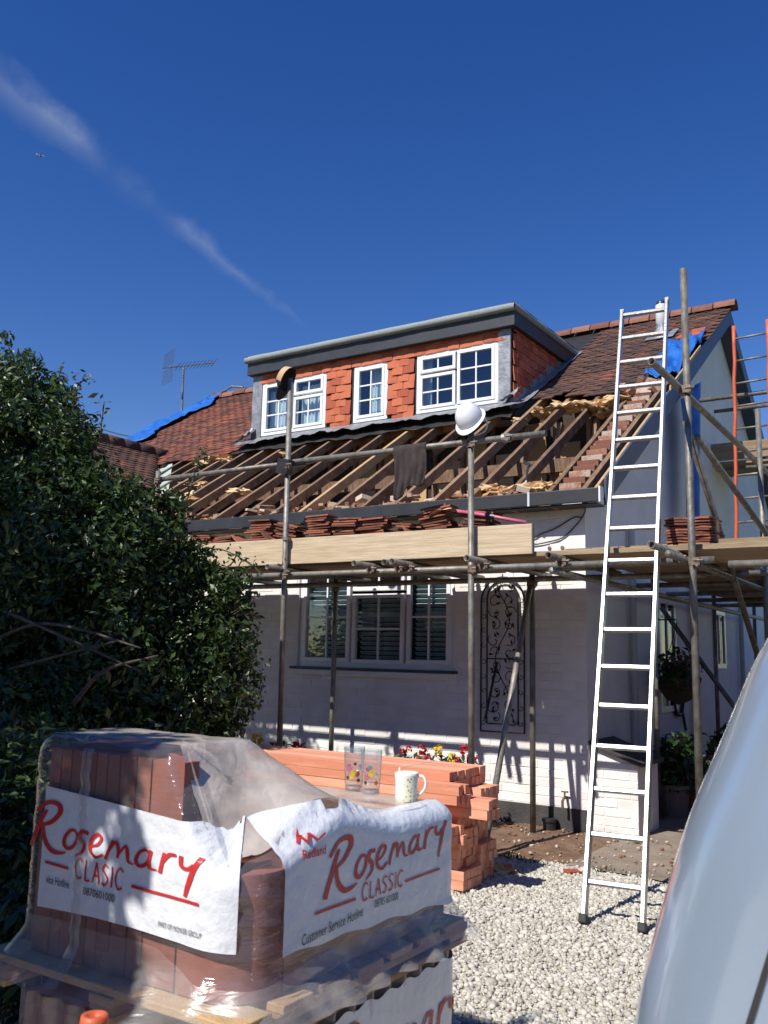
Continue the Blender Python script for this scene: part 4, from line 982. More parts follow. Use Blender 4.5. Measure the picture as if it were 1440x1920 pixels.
# ================================================================== LADDER
ld = thing('ladder', (1.05, -2.48, 0), 'tall aluminium ladder leaning on the scaffold', 'ladder')
La, Lb = Vector((.898, -2.498, .02)), Vector((.545, -.50, 4.25)); Ra, Rb = Vector((1.212, -2.465, .02)), Vector((.905, -.48, 4.29))
dl = (Lb - La).normalized(); side = (Ra - La).normalized(); frn = side.cross(dl).normalized()
for a, b in ((La, Lb), (Ra, Rb)):
    d_ = (b - a).normalized(); y_ = frn; x_ = side
    Qs = Matrix((d_, x_, d_.cross(x_))).transposed()
    MB().box((a + b) / 2, ((b - a).length, .026, .066), Qs).build('stile', m_alu, ld, bevel=.004)
    MB().box(a + d_ * .01, (.05, .045, .085), Qs).build('foot', m_blackr, ld, bevel=.008)
    MB().box(b + d_ * .012, (.045, .034, .05), Qs).build('stile_cap', m_alu, ld, bevel=.004)
for k in range(18):
    t = .045 + .236 * k / 4.25 * (1.0 + .0 * k)
    a, b = La + (Lb - La) * t, Ra + (Rb - Ra) * t
    Qs = Matrix((side, dl, frn)).transposed()
    MB().box((a + b) / 2, ((b - a).length - .02, .032, .030), Qs).build('rung', m_alu, ld, bevel=.007)
# ================================================================== BUSH AND TREE
def foliage(blobs, n, size, seed, out=.55, clump=3.2, thr=-.12):
    r = np.random.default_rng(seed); B = np.array(blobs); wgt = B[:, 3] ** 2.2; idx = r.choice(len(B), n, p=wgt / wgt.sum())
    d = r.normal(size=(n, 3)); d /= np.linalg.norm(d, axis=1)[:, None]
    rad = (r.random(n) ** out); rad = np.clip(rad + .10 * r.normal(size=n) * (r.random(n) < .25), 0, 1.25)
    P = B[idx, :3] + d * (rad * B[idx, 3])[:, None]
    keep = np.array([noise.noise(Vector(p) * clump) > thr for p in P]) & (P[:, 2] > .03); P = P[keep]; d = d[keep]; n = len(P)
    nrm = d * .7 + r.normal(size=(n, 3)) * .8 + np.array([0, 0, .4]); nrm /= np.linalg.norm(nrm, axis=1)[:, None]
    t = r.normal(size=(n, 3)); t -= nrm * (t * nrm).sum(1)[:, None]; t /= np.linalg.norm(t, axis=1)[:, None]; b = np.cross(nrm, t)
    s = size * np.clip(r.lognormal(0, .38, n), .4, 2.1)[:, None]
    V = np.stack([P - t * s, P + b * s * .42 + nrm * s * .12, P + t * s, P - b * s * .42 + nrm * s * .12], 1).reshape(-1, 3)
    q = np.arange(n)[:, None] * 4
    F = np.concatenate([q + np.array([[0, 1, 2]]), q + np.array([[0, 2, 3]])], 1).reshape(-1, 3)
    return V, F
blobs = [(-3.42, -3.20, 2.94, 0.62), (-3.05, -3.00, 2.66, 0.42), (-2.93, -3.20, 2.08, 0.80), (-2.68, -2.80, 2.31, 0.48), (-2.60, -2.60, 1.98, 0.50), (-2.16, -2.30, 1.58, 0.40), (-2.10, -2.30, 1.18, 0.40), (-2.27, -2.50, 0.92, 0.48), (-2.66, -3.10, 1.30, 0.80), (-3.22, -3.30, 1.09, 0.80), (-2.10, -2.20, 1.89, 0.24), (-2.49, -2.50, 2.51, 0.19), (-3.08, -2.95, 3.02, 0.25), (-3.62, -3.10, 3.40, 0.42), (-2.02, -2.40, 0.79, 0.26), (-2.28, -2.90, 0.79, 0.50), (-2.46, -3.60, 0.72, 0.60), (-2.38, -2.40, 2.09, 0.25), (-4.1, -3.2, 2.6, 1.0), (-4.2, -3.2, 1.2, 1.1), (-4.3, -3.1, 3.5, .55), (-2.2, -2.7, .4, .45), (-2.9, -3.4, .45, .7), (-3.0, -2.6, 1.5, .8), (-.75, -4.95, .45, .42), (-1.1, -4.75, .5, .55), (-1.7, -4.3, .5, .6), (-.35, -5.05, .28, .32), (-1.3, -4.3, .3, .5)]
bush = thing('evergreen_bush', (-3.0, -3.0, 0), 'big dark evergreen bush covering the left side of the cottage', 'bush')
V, F = foliage(blobs, 230000, .026, 3, out=.42, thr=-.30)
V2, F2 = [], []
def shoot(pts, n, s, jit=.03):
    c = catmull(pts, 8); out = []
    for k in range(n):
        p = c[random.randrange(len(c))] + Vector((random.gauss(0, jit), random.gauss(0, jit), random.gauss(0, jit)))
        t = Vector((random.gauss(0, 1), random.gauss(0, 1), random.gauss(0, 1))).normalized(); b = t.orthogonal().normalized(); sz_ = s * random.uniform(.6, 1.3)
        o = len(V2); V2.extend([tuple(p - t * sz_), tuple(p + b * sz_ * .42), tuple(p + t * sz_), tuple(p - b * sz_ * .42)]); F2.extend([(o, o + 1, o + 2), (o, o + 2, o + 3)])
    return c
bark = MB()
for pts, n_ in (([(-3.40, -3.0, 3.2), (-3.36, -3.0, 3.45), (-3.28, -3.0, 3.66)], 90), ([(-3.9, -3.0, 3.6), (-4.0, -3.0, 3.95), (-4.1, -3.0, 4.12)], 130), ([(-2.75, -3.0, 3.0), (-2.73, -3.0, 3.32)], 30), ([(-3.3, -3.0, 3.3), (-3.05, -3.0, 3.50), (-2.94, -3.0, 3.53)], 70), ([(-3.75, -3.1, 3.5), (-3.6, -3.1, 3.82)], 110),
                 ([(-2.60, -2.4, 2.3), (-2.50, -2.3, 2.62), (-2.44, -2.25, 2.95), (-2.40, -2.2, 3.06)], 90), ([(-2.5, -2.1, 2.1), (-2.36, -2.1, 2.25), (-2.13, -2.1, 2.2), (-1.93, -2.1, 2.1)], 30), ([(-2.12, -2.1, 1.98), (-2.04, -2.1, 2.15), (-1.84, -2.1, 2.04)], 24), ([(-2.47, -2.1, 2.04), (-2.18, -2.1, 2.115), (-2.1, -2.1, 2.22)], 24),
                 ([(-1.9, -2.3, 1.5), (-1.78, -2.25, 1.42), (-1.70, -2.2, 1.30)], 26), ([(-1.95, -2.3, 1.7), (-1.80, -2.25, 1.80)], 40), ([(-1.9, -2.3, 1.2), (-1.74, -2.2, 1.12)], 24), ([(-2.2, -2.6, 1.0), (-1.9, -2.5, .72), (-1.72, -2.5, .66)], 40)):
    bark.tube(shoot(pts, n_, .024), .006, 5)
for pts in ([(-2.9, -3.8, 1.40), (-2.69, -3.75, 1.494), (-2.308, -3.75, 1.583), (-1.886, -3.75, 1.551), (-1.5, -3.6, 1.443)], [(-2.9, -3.8, 1.2), (-2.657, -3.75, 1.266), (-2.173, -3.75, 1.364), (-1.7, -3.6, 1.487)], [(-2.8, -3.75, 1.7), (-2.597, -3.75, 1.653), (-2.087, -3.75, 1.516), (-1.6, -3.5, 1.301)], [(-1.95, -3.7, 1.1), (-1.75, -3.65, 1.3), (-1.45, -3.5, 1.40)], [(-3.0, -3.8, 1.0), (-2.627, -3.8, 1.06), (-2.44, -3.8, 1.11)]):
    c = catmull(pts, 6); MB().tube(c, [.016 - .010 * i / len(c) for i in range(len(c))], 7).build('branch', m_bark, bush, smooth=True)
for bx, by in ((-2.95, -2.7), (-2.7, -2.6), (-3.3, -2.8), (-2.4, -2.45)):
    for k in range(3):
        pts = [(bx, by, 0), (bx + random.uniform(-.2, .2), by + random.uniform(-.05, .2), .8), (bx + random.uniform(-.5, .5), by + random.uniform(-.0, .2), 1.5), (bx + random.uniform(-.3, .3), by + random.uniform(-.0, .2), 1.9)]
        c = catmull(pts, 5); MB().tube(c, [.04 - .03 * i / len(c) for i in range(len(c))], 7).build('stem', m_bark, bush, smooth=True)
bark.build('twigs', m_bark, bush, smooth=True)['kind'] = 'stuff'
V2 = np.array(V2); F2 = np.array(F2) + len(V)
o = place('foliage', np_mesh('foliage', np.concatenate([V, V2]), np.concatenate([F, F2]), [m_leaf]), bush)
# yellowish young sprig
V, F = foliage([(-1.98, -2.95, .62, .10), (-1.85, -2.95, .58, .09), (-2.1, -2.98, .68, .08)], 320, .024, 8, thr=-1)
place('young_leaves', np_mesh('young_leaves', V, F, [leafmat('young_leaf', (.16, .20, .03), (.24, .30, .05), .35)]), bush)
# the tree left of the drive whose shade falls on bush and pallet
tree = thing('shade_tree', (-2.3, -8.2, 0), 'broad leafy tree standing left of the drive outside the picture', 'tree')
tb = [(-3.7, -6.7, 4.4, 1.05), (-2.0, -8.3, 3.3, .6), (-3.9, -6.4, 3.6, .9), (-.75, -7.9, 3.5, .65), (-.15, -7.55, 2.72, .34), (-.05, -7.75, 2.35, .26), (.06, -7.72, 3.02, .22), (-.5, -7.5, 2.4, .4), (-3.0, -8.6, 4.2, 1.0), (-3.9, -7.6, 4.2, 1.2), (-1.25, -7.0, 2.7, .5), (-1.8, -6.8, 2.9, .55), (-2.55, -6.5, 3.9, .6), (-2.9, -6.7, 4.5, .6), (-2.3, -6.6, 3.2, .6)]
V, F = foliage(tb + [(-3.9, -6.9, 5.2, 1.1), (-4.6, -7.0, 4.8, 1.2)], 52000, .055, 5, clump=2.2, thr=-.3)
V3, F3 = foliage([(.34, -7.5, 2.74, .34), (.50, -7.6, 2.42, .22), (.10, -7.4, 2.45, .36), (.52, -7.45, 2.98, .17), (.62, -7.5, 2.7, .10), (.66, -7.62, 2.45, .08), (.05, -7.5, 3.0, .30), (-.25, -7.4, 2.3, .4), (.2, -7.55, 2.1, .3)], 5200, .05, 15, clump=5, thr=-.15)
V = np.concatenate([V, V3]); F = np.concatenate([F, F3 + len(V) - len(V3)])
place('crown', np_mesh('crown', V, F, [m_leaf2]), tree)
mb = MB(); c = catmull([(-2.3, -8.2, 0), (-2.35, -8.1, 1.5), (-2.5, -7.9, 3.0), (-3.0, -7.6, 4.4)]); mb.tube(c, [.18 - .12 * i / len(c) for i in range(len(c))], 10)
for e in ((-1.2, -7.9, 3.3), (-.15, -7.6, 2.8), (-3.4, -7.0, 4.3), (-3.6, -6.6, 4.0)):
    c = catmull([(-2.33, -8.0, 2.1), ((-2.33 + e[0]) / 2, (-8.0 + e[1]) / 2, (2.1 + e[2]) / 2 + .25), e]); mb.tube(c, [.06 - .045 * i / len(c) for i in range(len(c))], 7)
mb.build('trunk', m_bark, tree, smooth=True)

# ================================================================== TILE PACKS
PX0, PX1, PY0, PY1 = .56, 1.365, -5.865, -4.86
def perim(off=0.0, rad=(.07, .135, .06, .06), step=.012):
    """rounded outline from the left front corner along the front, the right side, the back; points and outward normals"""
    x0, x1, y0, y1 = PX0 - off, PX1 + off, PY0 - off, PY1 + off; P = []
    cs = [((x0, y0), math.pi, 1.5 * math.pi, (1, 1)), ((x1, y0), 1.5 * math.pi, 2 * math.pi, (-1, 1)), ((x1, y1), 0, .5 * math.pi, (-1, -1)), ((x0, y1), .5 * math.pi, math.pi, (1, -1))]
    out = []
    for (cx, cy), a0, a1, sg in cs:
        r = rad[len(out)] + off; c = (cx + sg[0] * r, cy + sg[1] * r); out.append((c, r, a0, a1))
    pts = []
    for k in range(4):
        c, r, a0, a1 = out[k]; n_ = max(4, int(r * (a1 - a0) / step))
        for i in range(n_): a = a0 + (a1 - a0) * i / n_; pts.append((c[0] + r * math.cos(a), c[1] + r * math.sin(a), math.cos(a), math.sin(a)))
        c2, r2, b0, _ = out[(k + 1) % 4]; p = (c[0] + r * math.cos(a1), c[1] + r * math.sin(a1)); q = (c2[0] + r2 * math.cos(b0), c2[1] + r2 * math.sin(b0))
        L = math.hypot(q[0] - p[0], q[1] - p[1]); n_ = max(2, int(L / step))
        for i in range(n_): t = i / n_; pts.append((p[0] + (q[0] - p[0]) * t, p[1] + (q[1] - p[1]) * t, math.cos(a1), math.sin(a1)))
    return pts
TX, TY0, TY1 = 1.10, -5.84, -5.56
def htop(x, y):
    low = .985 - .045 * math.exp(-((x - 1.34) ** 2 + (y + 5.87) ** 2) / .018)
    dx = max(0, x - TX) / (.17 + .35 * max(0, min(1, (y + 5.8) / .3))); dy = max(0, y - TY1) / .42; d_ = math.hypot(dx, dy)
    g_ = max(0, 1 - d_) ** 1.7
    return low + (1.205 - low) * g_
def wrinkle(s_, z, k=1.0):
    a = .0035 * noise.noise(Vector((s_ * 9, z * 22, 1))) + .002 * noise.noise(Vector((s_ * 30, z * 60 + s_ * 12, 5)))
    c_ = .006 * math.sin((z * 60 + noise.noise(Vector((s_ * 6, z * 5, 2))) * 5)) * max(0, .78 - z) * 3
    return k * (a + c_)
PER = perim(); NP = len(PER)
SCN = .012 * min(range(NP), key=lambda i: abs(PER[i][2] - .7071) + abs(PER[i][3] + .7071))       # the rounded front corner
def side_pt(i, z, k=1.0, extra=0.0):
    x, y, nx, ny = PER[i % NP]; h = htop(x, y); rr = .055; s_ = i * .012
    ins = 0
    if z > h - rr: q = min(1, (z - h + rr) / rr); ins = rr * (1 - math.sqrt(max(0, 1 - q * q)))
    flare = 0
    if z < .71: q = (.71 - z) / .11; flare = (.085 + .045 * noise.noise(Vector((s_ * 4, 0, 8)))) * max(0, q) ** 1.6 + .02 * q * noise.noise(Vector((s_ * 13, z * 10, 3)))
    if k == 1.0:
        cw = math.exp(-((s_ - 13.0 * 0 - SCN) / .16) ** 2); flare += cw * (.0035 * math.sin(z * 95 + 9 * (s_ - SCN) + 2 * noise.noise(Vector((s_ * 3, z * 6, 0)))))
        if z < .73: flare += .010 * math.sin(s_ * 38 + 3 * noise.noise(Vector((s_ * 3, 0, 6)))) * ((.73 - z) / .13)
    o_ = wrinkle(s_, z, k) - ins + flare + extra
    return Vector((x + nx * o_, y + ny * o_, z))
pack = thing('tile_pack', (.96, -5.36, .562), 'film wrapped pallet pack of clay tiles with drinks on top', 'pallet')
NZ = 34
def fside(i, j):
    x, y, _, _ = PER[i % NP]; h = htop(x, y); t = j / NZ
    z = .60 + .012 * noise.noise(Vector((i * .05, 0, 1))) + (h - .60) * t - 0
    p = side_pt(i, min(z, h), 1.0); p.z = z
    return p
film = MB().grid(NP, NZ + 1, fside, wrapu=True)
# lower rim counts as loose skirt, the rest as tight film
film.m = [1 if (k % NZ) < 8 else 0 for k in range(len(film.f))]
rim = [fside(i, NZ) for i in range(NP)]
cx_, cy_ = (PX0 + PX1) / 2, (PY0 + PY1) / 2
def ftop(i, j):
    p = rim[i % NP]; t = j / 26; x, y = p.x + (cx_ - p.x) * t, p.y + (cy_ - p.y) * t
    sag = -.016 * math.sin(t * math.pi / 2) * (1 if y > -5.45 else .15)
    return (x, y, htop(x, y) + sag + .004 * noise.noise(Vector((x * 14, y * 14, 2))) * min(1, t * 6))
film.grid(NP, 27, ftop, mi=2, wrapu=True)
o = film.build('film', [m_film, m_skirt, m_filmtop], pack, smooth=True)
# seam of doubled film on the left face, folds at the tall corner
iL = min(range(NP), key=lambda i: abs(PER[i][0] - .80) + abs(PER[i][1] - PY0))
MB().grid(40, 4, lambda i, j: side_pt(iL + (j - 1), .61 + .57 * i / 39, 1, .004 + .006 * (j in (1, 2)) + .003 * math.sin(i * 1.7))).build('film_seam', m_skirt, pack, smooth=True)
for pts in ([(1.08, -5.80, 1.200), (1.15, -5.76, 1.165), (1.17, -5.72, 1.10), (1.20, -5.66, 1.03)], [(1.02, -5.70, 1.205), (1.13, -5.66, 1.15), (1.19, -5.58, 1.06)], [(1.12, -5.82, 1.18), (1.2, -5.83, 1.05), (1.27, -5.85, .96)]):
    c = catmull(pts, 6); MB().add([q + Vector((0, 0, h_)) * 1 + Vector((.004, -.004, 0)) * (h_ > .005) for q in c for h_ in (0, .008, .016)], [(i * 3 + j, (i + 1) * 3 + j, (i + 1) * 3 + j + 1, i * 3 + j + 1) for i in range(len(c) - 1) for j in (0, 1)]).build('film_fold', m_skirt, pack, smooth=True)
# tiles inside: columns standing round the outside, solid heart
INN = perim(-.018, step=.006)
def column(i0, i1, z0, z1, nm='tile_column', m_=None, dep=.05):
    V = []; n_ = i1 - i0 + 1
    for i in range(i0, i1 + 1):
        x, y, nx, ny = INN[i % len(INN)]
        for o_ in (0, -dep): V += [(x + nx * o_, y + ny * o_, z0), (x + nx * o_, y + ny * o_, z1)]
    F = []
    for k in range(n_ - 1):
        a, b = k * 4, (k + 1) * 4; F += [(a, b, b + 1, a + 1), (a + 2, a + 3, b + 3, b + 2), (a + 1, b + 1, b + 3, a + 3), (a, a + 2, b + 2, b)]
    e = (n_ - 1) * 4; F += [(0, 1, 3, 2), (e, e + 2, e + 3, e + 1)]
    return MB().add(V, F).build(nm, m_ or m_ptile, pack)
ni = len(INN); i = 0
def kind(i):
    x, y, nx, ny = INN[i % ni]
    if (ny < -.98 and x > TX + .03) or (nx > .98 and y < -5.70): return 'corner'
    return 'front' if ny < -.98 else 'right' if nx > .98 else 'corner' if (nx > 0 and ny < 0) else 'other'
while i < ni:
    kd = kind(i); x, y, nx, ny = INN[i]
    if kd == 'corner':
        j = i
        while kind(j) == 'corner' and j < ni - 1: j += 1
        column(i, j, .645, .925, 'corner_tiles', m_ptile); i = j + 1; continue
    L = random.choice((6, 7, 8, 9)) if kd == 'front' else 14
    L = min(L, ni - 1 - i)
    if L < 2: break
    if kd == 'front' and x < TX + .03: column(i, i + L, .645, 1.168)
    else: column(i, i + L, .645, .935 if kd != 'right' else .945, m_=m_ptile2 if kd == 'right' else None)
    i += L + (1 if kd == 'front' and random.random() < .7 else 0) + (kd != 'front') * 0
    if kd != 'front': i += 0
MB().span((PX0 + .075, PY0 + .075, .645), (PX1 - .075, PY1 - .075, .925)).build('tile_core', m_ptile, pack)
MB().span((PX0 + .08, TY0 + .05, .93), (TX - .01, TY1 - .02, 1.178)).build('tile_core', m_ptile, pack)
# pallet under it
pz0, pz1 = .562, .640
for k in range(7): MB().span((PX0 - .06 + .0, PY0 - .04 + k * .155, pz1 - .020), (PX1 + .03, PY0 - .04 + k * .155 + .115, pz1)).build('deck_board', m_wood, pack, bevel=.003)
for xx in (PX0 - .05, (PX0 + PX1) / 2 - .04, PX1 - .06):
    MB().span((xx, PY0 - .045, pz1 - .042), (xx + .085, PY1 + .03, pz1 - .0205)).build('bearer', m_wood, pack, bevel=.003)
    for yy in (PY0 - .04, (PY0 + PY1) / 2 - .05, PY1 - .08): MB().span((xx + .002, yy, pz0 + .018), (xx + .083, yy + .1, pz1 - .0425)).build('pallet_block', m_wood, pack)
    MB().span((xx, PY0 - .043, pz0), (xx + .085, PY1 + .03, pz0 + .0175)).build('base_board', m_wood, pack, bevel=.003)

# --- printing
def font(txt, size, shear=0.0, bold=0):
    cu = bpy.data.curves.new('t', 'FONT'); cu.body = txt; cu.size = size; cu.shear = shear; cu.offset = bold; cu.resolution_u = 3
    ob = bpy.data.objects.new('t', cu); COL.objects.link(ob); dg = bpy.context.evaluated_depsgraph_get(); me = bpy.data.meshes.new_from_object(ob.evaluated_get(dg))
    V = [v.co.copy() for v in me.vertices]; F = [tuple(p.vertices) for p in me.polygons]
    bpy.data.objects.remove(ob); bpy.data.meshes.remove(me); return V, F
def ribbon(strokes):
    V, F = [], []
    for pts, wd in strokes:
        c = catmull([(p[0], p[1], 0) for p in pts], 7); n_ = len(c); o = len(V)
        for i, p in enumerate(c):
            t = (c[min(i + 1, n_ - 1)] - c[max(i - 1, 0)]); t.normalize(); nr = Vector((-t.y, t.x, 0)); q = i / (n_ - 1)
            a = wd[0] + (wd[1] - wd[0]) * q if len(wd) == 2 else wd[0] + (wd[1] - wd[0]) * min(1, q * 2) + (wd[2] - wd[1]) * max(0, q * 2 - 1)
            V += [p + nr * a, p - nr * a]
        F += [(o + 2 * i, o + 2 * i + 1, o + 2 * i + 3, o + 2 * i + 2) for i in range(n_ - 1)]
    return V, F
def loop(cx, cy, rx, ry, sl=.2, n=10, a0=1.0):
    return [(cx + rx * math.cos(a0 + 2 * math.pi * k / n) + sl * ry * math.sin(a0 + 2 * math.pi * k / n), cy + ry * math.sin(a0 + 2 * math.pi * k / n)) for k in range(n + 1)]
ROSE = [([(.05, -.25), (.3, .55), (.6, 1.35), (.8, 1.75)], (.13, .12, .08)), ([(.25, 1.55), (.75, 2.1), (1.35, 2.15), (1.5, 1.75), (1.1, 1.2), (.6, .95)], (.08, .14, .08)), ([(.62, 1.0), (.75, .3), (1.15, -.22), (1.65, -.25), (1.95, -.15)], (.09, .13, .03)),
        (loop(2.15, .55, .30, .48, .25), (.06, .10, .06)), ([(3.05, 1.02), (2.7, 1.05), (2.62, .75), (2.85, .45), (2.8, .1), (2.45, -.2)], (.09, .11, .04)),
        ([(3.2, .45), (3.55, .62), (3.72, .95), (3.5, 1.1), (3.22, .75), (3.2, .25), (3.5, .0), (3.85, .2)], (.05, .09, .06)),
        ([(3.98, .02), (4.12, .5), (4.3, 1.0)], (.08, .06)), ([(4.12, .45), (4.45, .95), (4.58, .55), (4.56, .2)], (.04, .09, .06)), ([(4.58, .35), (4.9, .85), (5.02, .5), (5.08, .15), (5.35, .1)], (.04, .09, .03)),
        (loop(5.75, .5, .28, .40, .3), (.06, .09, .06)), ([(6.1, .95), (6.02, .4), (6.1, .12), (6.4, .12)], (.08, .09, .03)),
        ([(6.55, .02), (6.62, .5), (6.72, .98)], (.09, .08)), ([(6.62, .45), (6.9, .92), (7.25, 1.0)], (.04, .09, .06)),
        ([(7.45, 1.02), (7.48, .6), (7.75, .5), (8.0, .75)], (.09, .09, .05)), ([(8.25, 1.08), (7.98, .45), (7.78, -.3), (7.68, -.75)], (.09, .11, .07))]
def letters(txt):
    G = {'C': [[(.55, .85), (.3, 1.0), (.05, .7), (.02, .35), (.2, .02), (.5, .1)]], 'L': [[(.08, 1.0), (.06, .5), (.05, .03)], [(.05, .03), (.25, .02), (.42, .05)]], 'A': [[(.0, .0), (.15, .5), (.27, 1.0)], [(.27, 1.0), (.4, .5), (.5, .0)], [(.1, .35), (.25, .36), (.42, .37)]], 'S': [[(.45, .9), (.2, 1.0), (.05, .75), (.25, .55), (.42, .3), (.25, .03), (.02, .1)]], 'I': [[(.1, 1.0), (.1, .5), (.08, 0)]]}
    W_ = {'C': .72, 'L': .6, 'A': .68, 'S': .64, 'I': .36}; out = []; x = 0
    for ch in txt:
        for st_ in G[ch]: out.append(([(x + p[0], p[1]) for p in st_], (.045, .055)))
        x += W_[ch]
    return out, x
def on_face(face, top_i=None):
    """maps label coordinates (s along the face from its left end in metres, z) to the film surface"""
    if face == 'front':
        i0 = min(range(NP), key=lambda i: abs(PER[i][0] - .66) + 5 * abs(PER[i][1] - PY0))
    else:
        i0 = min(range(NP), key=lambda i: abs(PER[i][1] + 5.735) + 5 * abs(PER[i][0] - PX1))
    def f(s_, z, e):
        fi = s_ / .012; a = int(math.floor(fi)); t = fi - a
        x, y, _, _ = PER[(i0 + a) % NP]; h = htop(x, y); zz = z
        p0, p1 = side_pt(i0 + a, min(zz, h - .0005), .55, e), side_pt(i0 + a + 1, min(zz, h - .0005), .55, e); p = p0.lerp(p1, t)
        if zz > h - .0005:          # the sheet runs on over the rounded edge
            ex = zz - h; x2, y2, nx, ny = PER[(i0 + a) % NP]; p = p - Vector((nx, ny, 0)) * (ex * 1.0); p.z = htop(p.x, p.y) + e
        return p
    return f
def label(face, L, zb, zt, nm):
    """zb, zt: functions of s giving the lower and upper edge"""
    f = on_face(face)
    def pt(i, j):
        s_ = L * i / 70; a, b = zb(s_), zt(s_); return f(s_, a + (b - a) * j / 30, .005)
    lo = MB().grid(71, 31, pt).build(nm, m_label, pack, smooth=True)
    return lo, f
def ink(lab, f, VF, org, sc_, slope, mat, nm, e=.0075):
    V, F = VF; P_ = []
    for v in V:
        s_ = org[0] + v.x * sc_[0]; P_.append(f(s_, org[1] + v.y * sc_[1] + slope * v.x * sc_[0], e))
    MB().add(P_, F).build(nm, mat, lab)
# right-hand label
zbR = lambda s_: .735 - .045 * (s_ / .84) ** 1.5 + .004 * math.sin(s_ * 30); ztR = lambda s_: 1.050 - .040 * (s_ / .84)
labR, fR = label('right', .845, zbR, ztR, 'printed_label')
ink(labR, fR, ribbon(ROSE), (.155, .845), (.0755, .054), .055, m_ink, 'script_lettering')
st_, wd_ = letters('CLASSIC')
ink(labR, fR, ribbon(st_), (.325, .793), (.049, .044), .0, m_ink, 'small_lettering')
for a, b in ((.12, .295), (.545, .74)): ink(labR, fR, ribbon([([(a, 0), ((a + b) / 2, .0), (b, .0)], (.0035, .0035))]), (0, .806 - .004 * (a > .4)), (1, 1), .0, m_ink, 'rule_line')
ink(labR, fR, font('Customer Service Hotline', .043, .25), (.065, .745), (.58, .80), .045, m_inkb, 'hotline_text')
ink(labR, fR, font('08705 601000', .034, 0), (.385, .764), (.62, .85), -.02, m_inkb, 'telephone_number')
ink(labR, fR, font('Redland', .042, 0, .0008), (.062, .944), (.66, .72), -.0, m_ink, 'maker_name', .010)
zz_ = [(0, .05), (.22, .42), (.38, .02), (.58, .50), (.84, .06), (1.25, .38)]
ink(labR, fR, ribbon([([a_, ((a_[0] + b_[0]) / 2, (a_[1] + b_[1]) / 2), b_], (.05, .05)) for a_, b_ in zip(zz_, zz_[1:])]), (.062, .978), (.072, .040), -.0, m_ink, 'maker_emblem', .010)
# left-hand label
zbL = lambda s_: .765 + .008 * math.sin(s_ * 6) ; ztL = lambda s_: 1.072 - .045 * (s_ / .64)
labL, fL = label('front', .655, zbL, ztL, 'printed_label')
ink(labL, fL, ribbon(ROSE), (-.045, .925), (.0735, .050), -.030, m_ink, 'script_lettering')
st_, wd_ = letters('CLASIC')
ink(labL, fL, ribbon(st_), (.14, .857), (.049, .050), -.03, m_ink, 'small_lettering')
for a, b in ((.02, .115), (.345, .565)): ink(labL, fL, ribbon([([(a, 0), ((a + b) / 2, .0), (b, .0)], (.0035, .0035))]), (0, .880), (1, 1), -.035, m_ink, 'rule_line')
ink(labL, fL, font('vice Hotline', .030, .0), (.03, .828), (.62, 1), -.01, m_inkb, 'hotline_text')
ink(labL, fL, font('0870601000', .031, 0), (.175, .822), (.74, .85), -.01, m_inkb, 'telephone_number')
ink(labL, fL, font('PART OF MONIER GROUP', .019, 0), (.44, .792), (.62, .9), -.03, m_inkb, 'small_print')

# lower pack
low = thing('tile_pack', (.96, -5.36, 0), 'lower film wrapped tile pack carrying the upper pallet', 'pallet')
PINV_low = PINV[low.name]
LP = perim(.0)
def lw(i, j):
    x, y, nx, ny = LP[i % len(LP)]; t = j / 16; z = .11 + .445 * t; o_ = .006 * noise.noise(Vector((i * .1, z * 12, 4))) + .010 * math.sin(i * .9) * (t > .80) * 1 + (.05 * (1 - t / .2) ** 2 if t < .2 else 0)
    return (x + nx * o_, y + ny * o_, z)
MB().grid(len(LP), 17, lw, wrapu=True).build('film', m_skirt, low, smooth=True)
MB().span((PX0 + .02, PY0 + .02, .115), (PX1 - .015, PY1 - .015, .545)).build('tiles', m_ptile2, low, bevel=.03)
for k in range(6): MB().span((PX0 - .04, PY0 + k * .175, .09), (PX1 + .02, PY0 + k * .175 + .12, .11)).build('deck_board', m_wood, low)
for xx in (PX0, PX1 - .1): MB().span((xx, PY0, .0), (xx + .09, PY1, .0895)).build('bearer', m_wood, low)
iR = min(range(len(LP)), key=lambda i: abs(LP[i][1] + 5.60) + 5 * abs(LP[i][0] - PX1))
def lowf(s_, z, e):
    fi = s_ / .012; a = int(fi); x, y, nx, ny = LP[(iR + a) % len(LP)]; x2, y2, _, _ = LP[(iR + a + 1) % len(LP)]; t = fi - a
    o_ = e + .004 * noise.noise(Vector((s_ * 8, z * 12, 9))); return Vector((x + (x2 - x) * t + nx * o_, y + (y2 - y) * t + ny * o_, z))
ll = MB().grid(60, 16, lambda i, j: lowf(.76 * i / 59, .15 + (.535 + .006 * math.sin(i * .8) - .15) * j / 15, .012)).build('printed_label', m_label, low, smooth=True)
V, F = ribbon(ROSE); MB().add([lowf(.055 + v.x * .083, .345 + v.y * .070 + .015 * v.x * .08, .0165) for v in V], F).build('script_lettering', m_ink, ll)

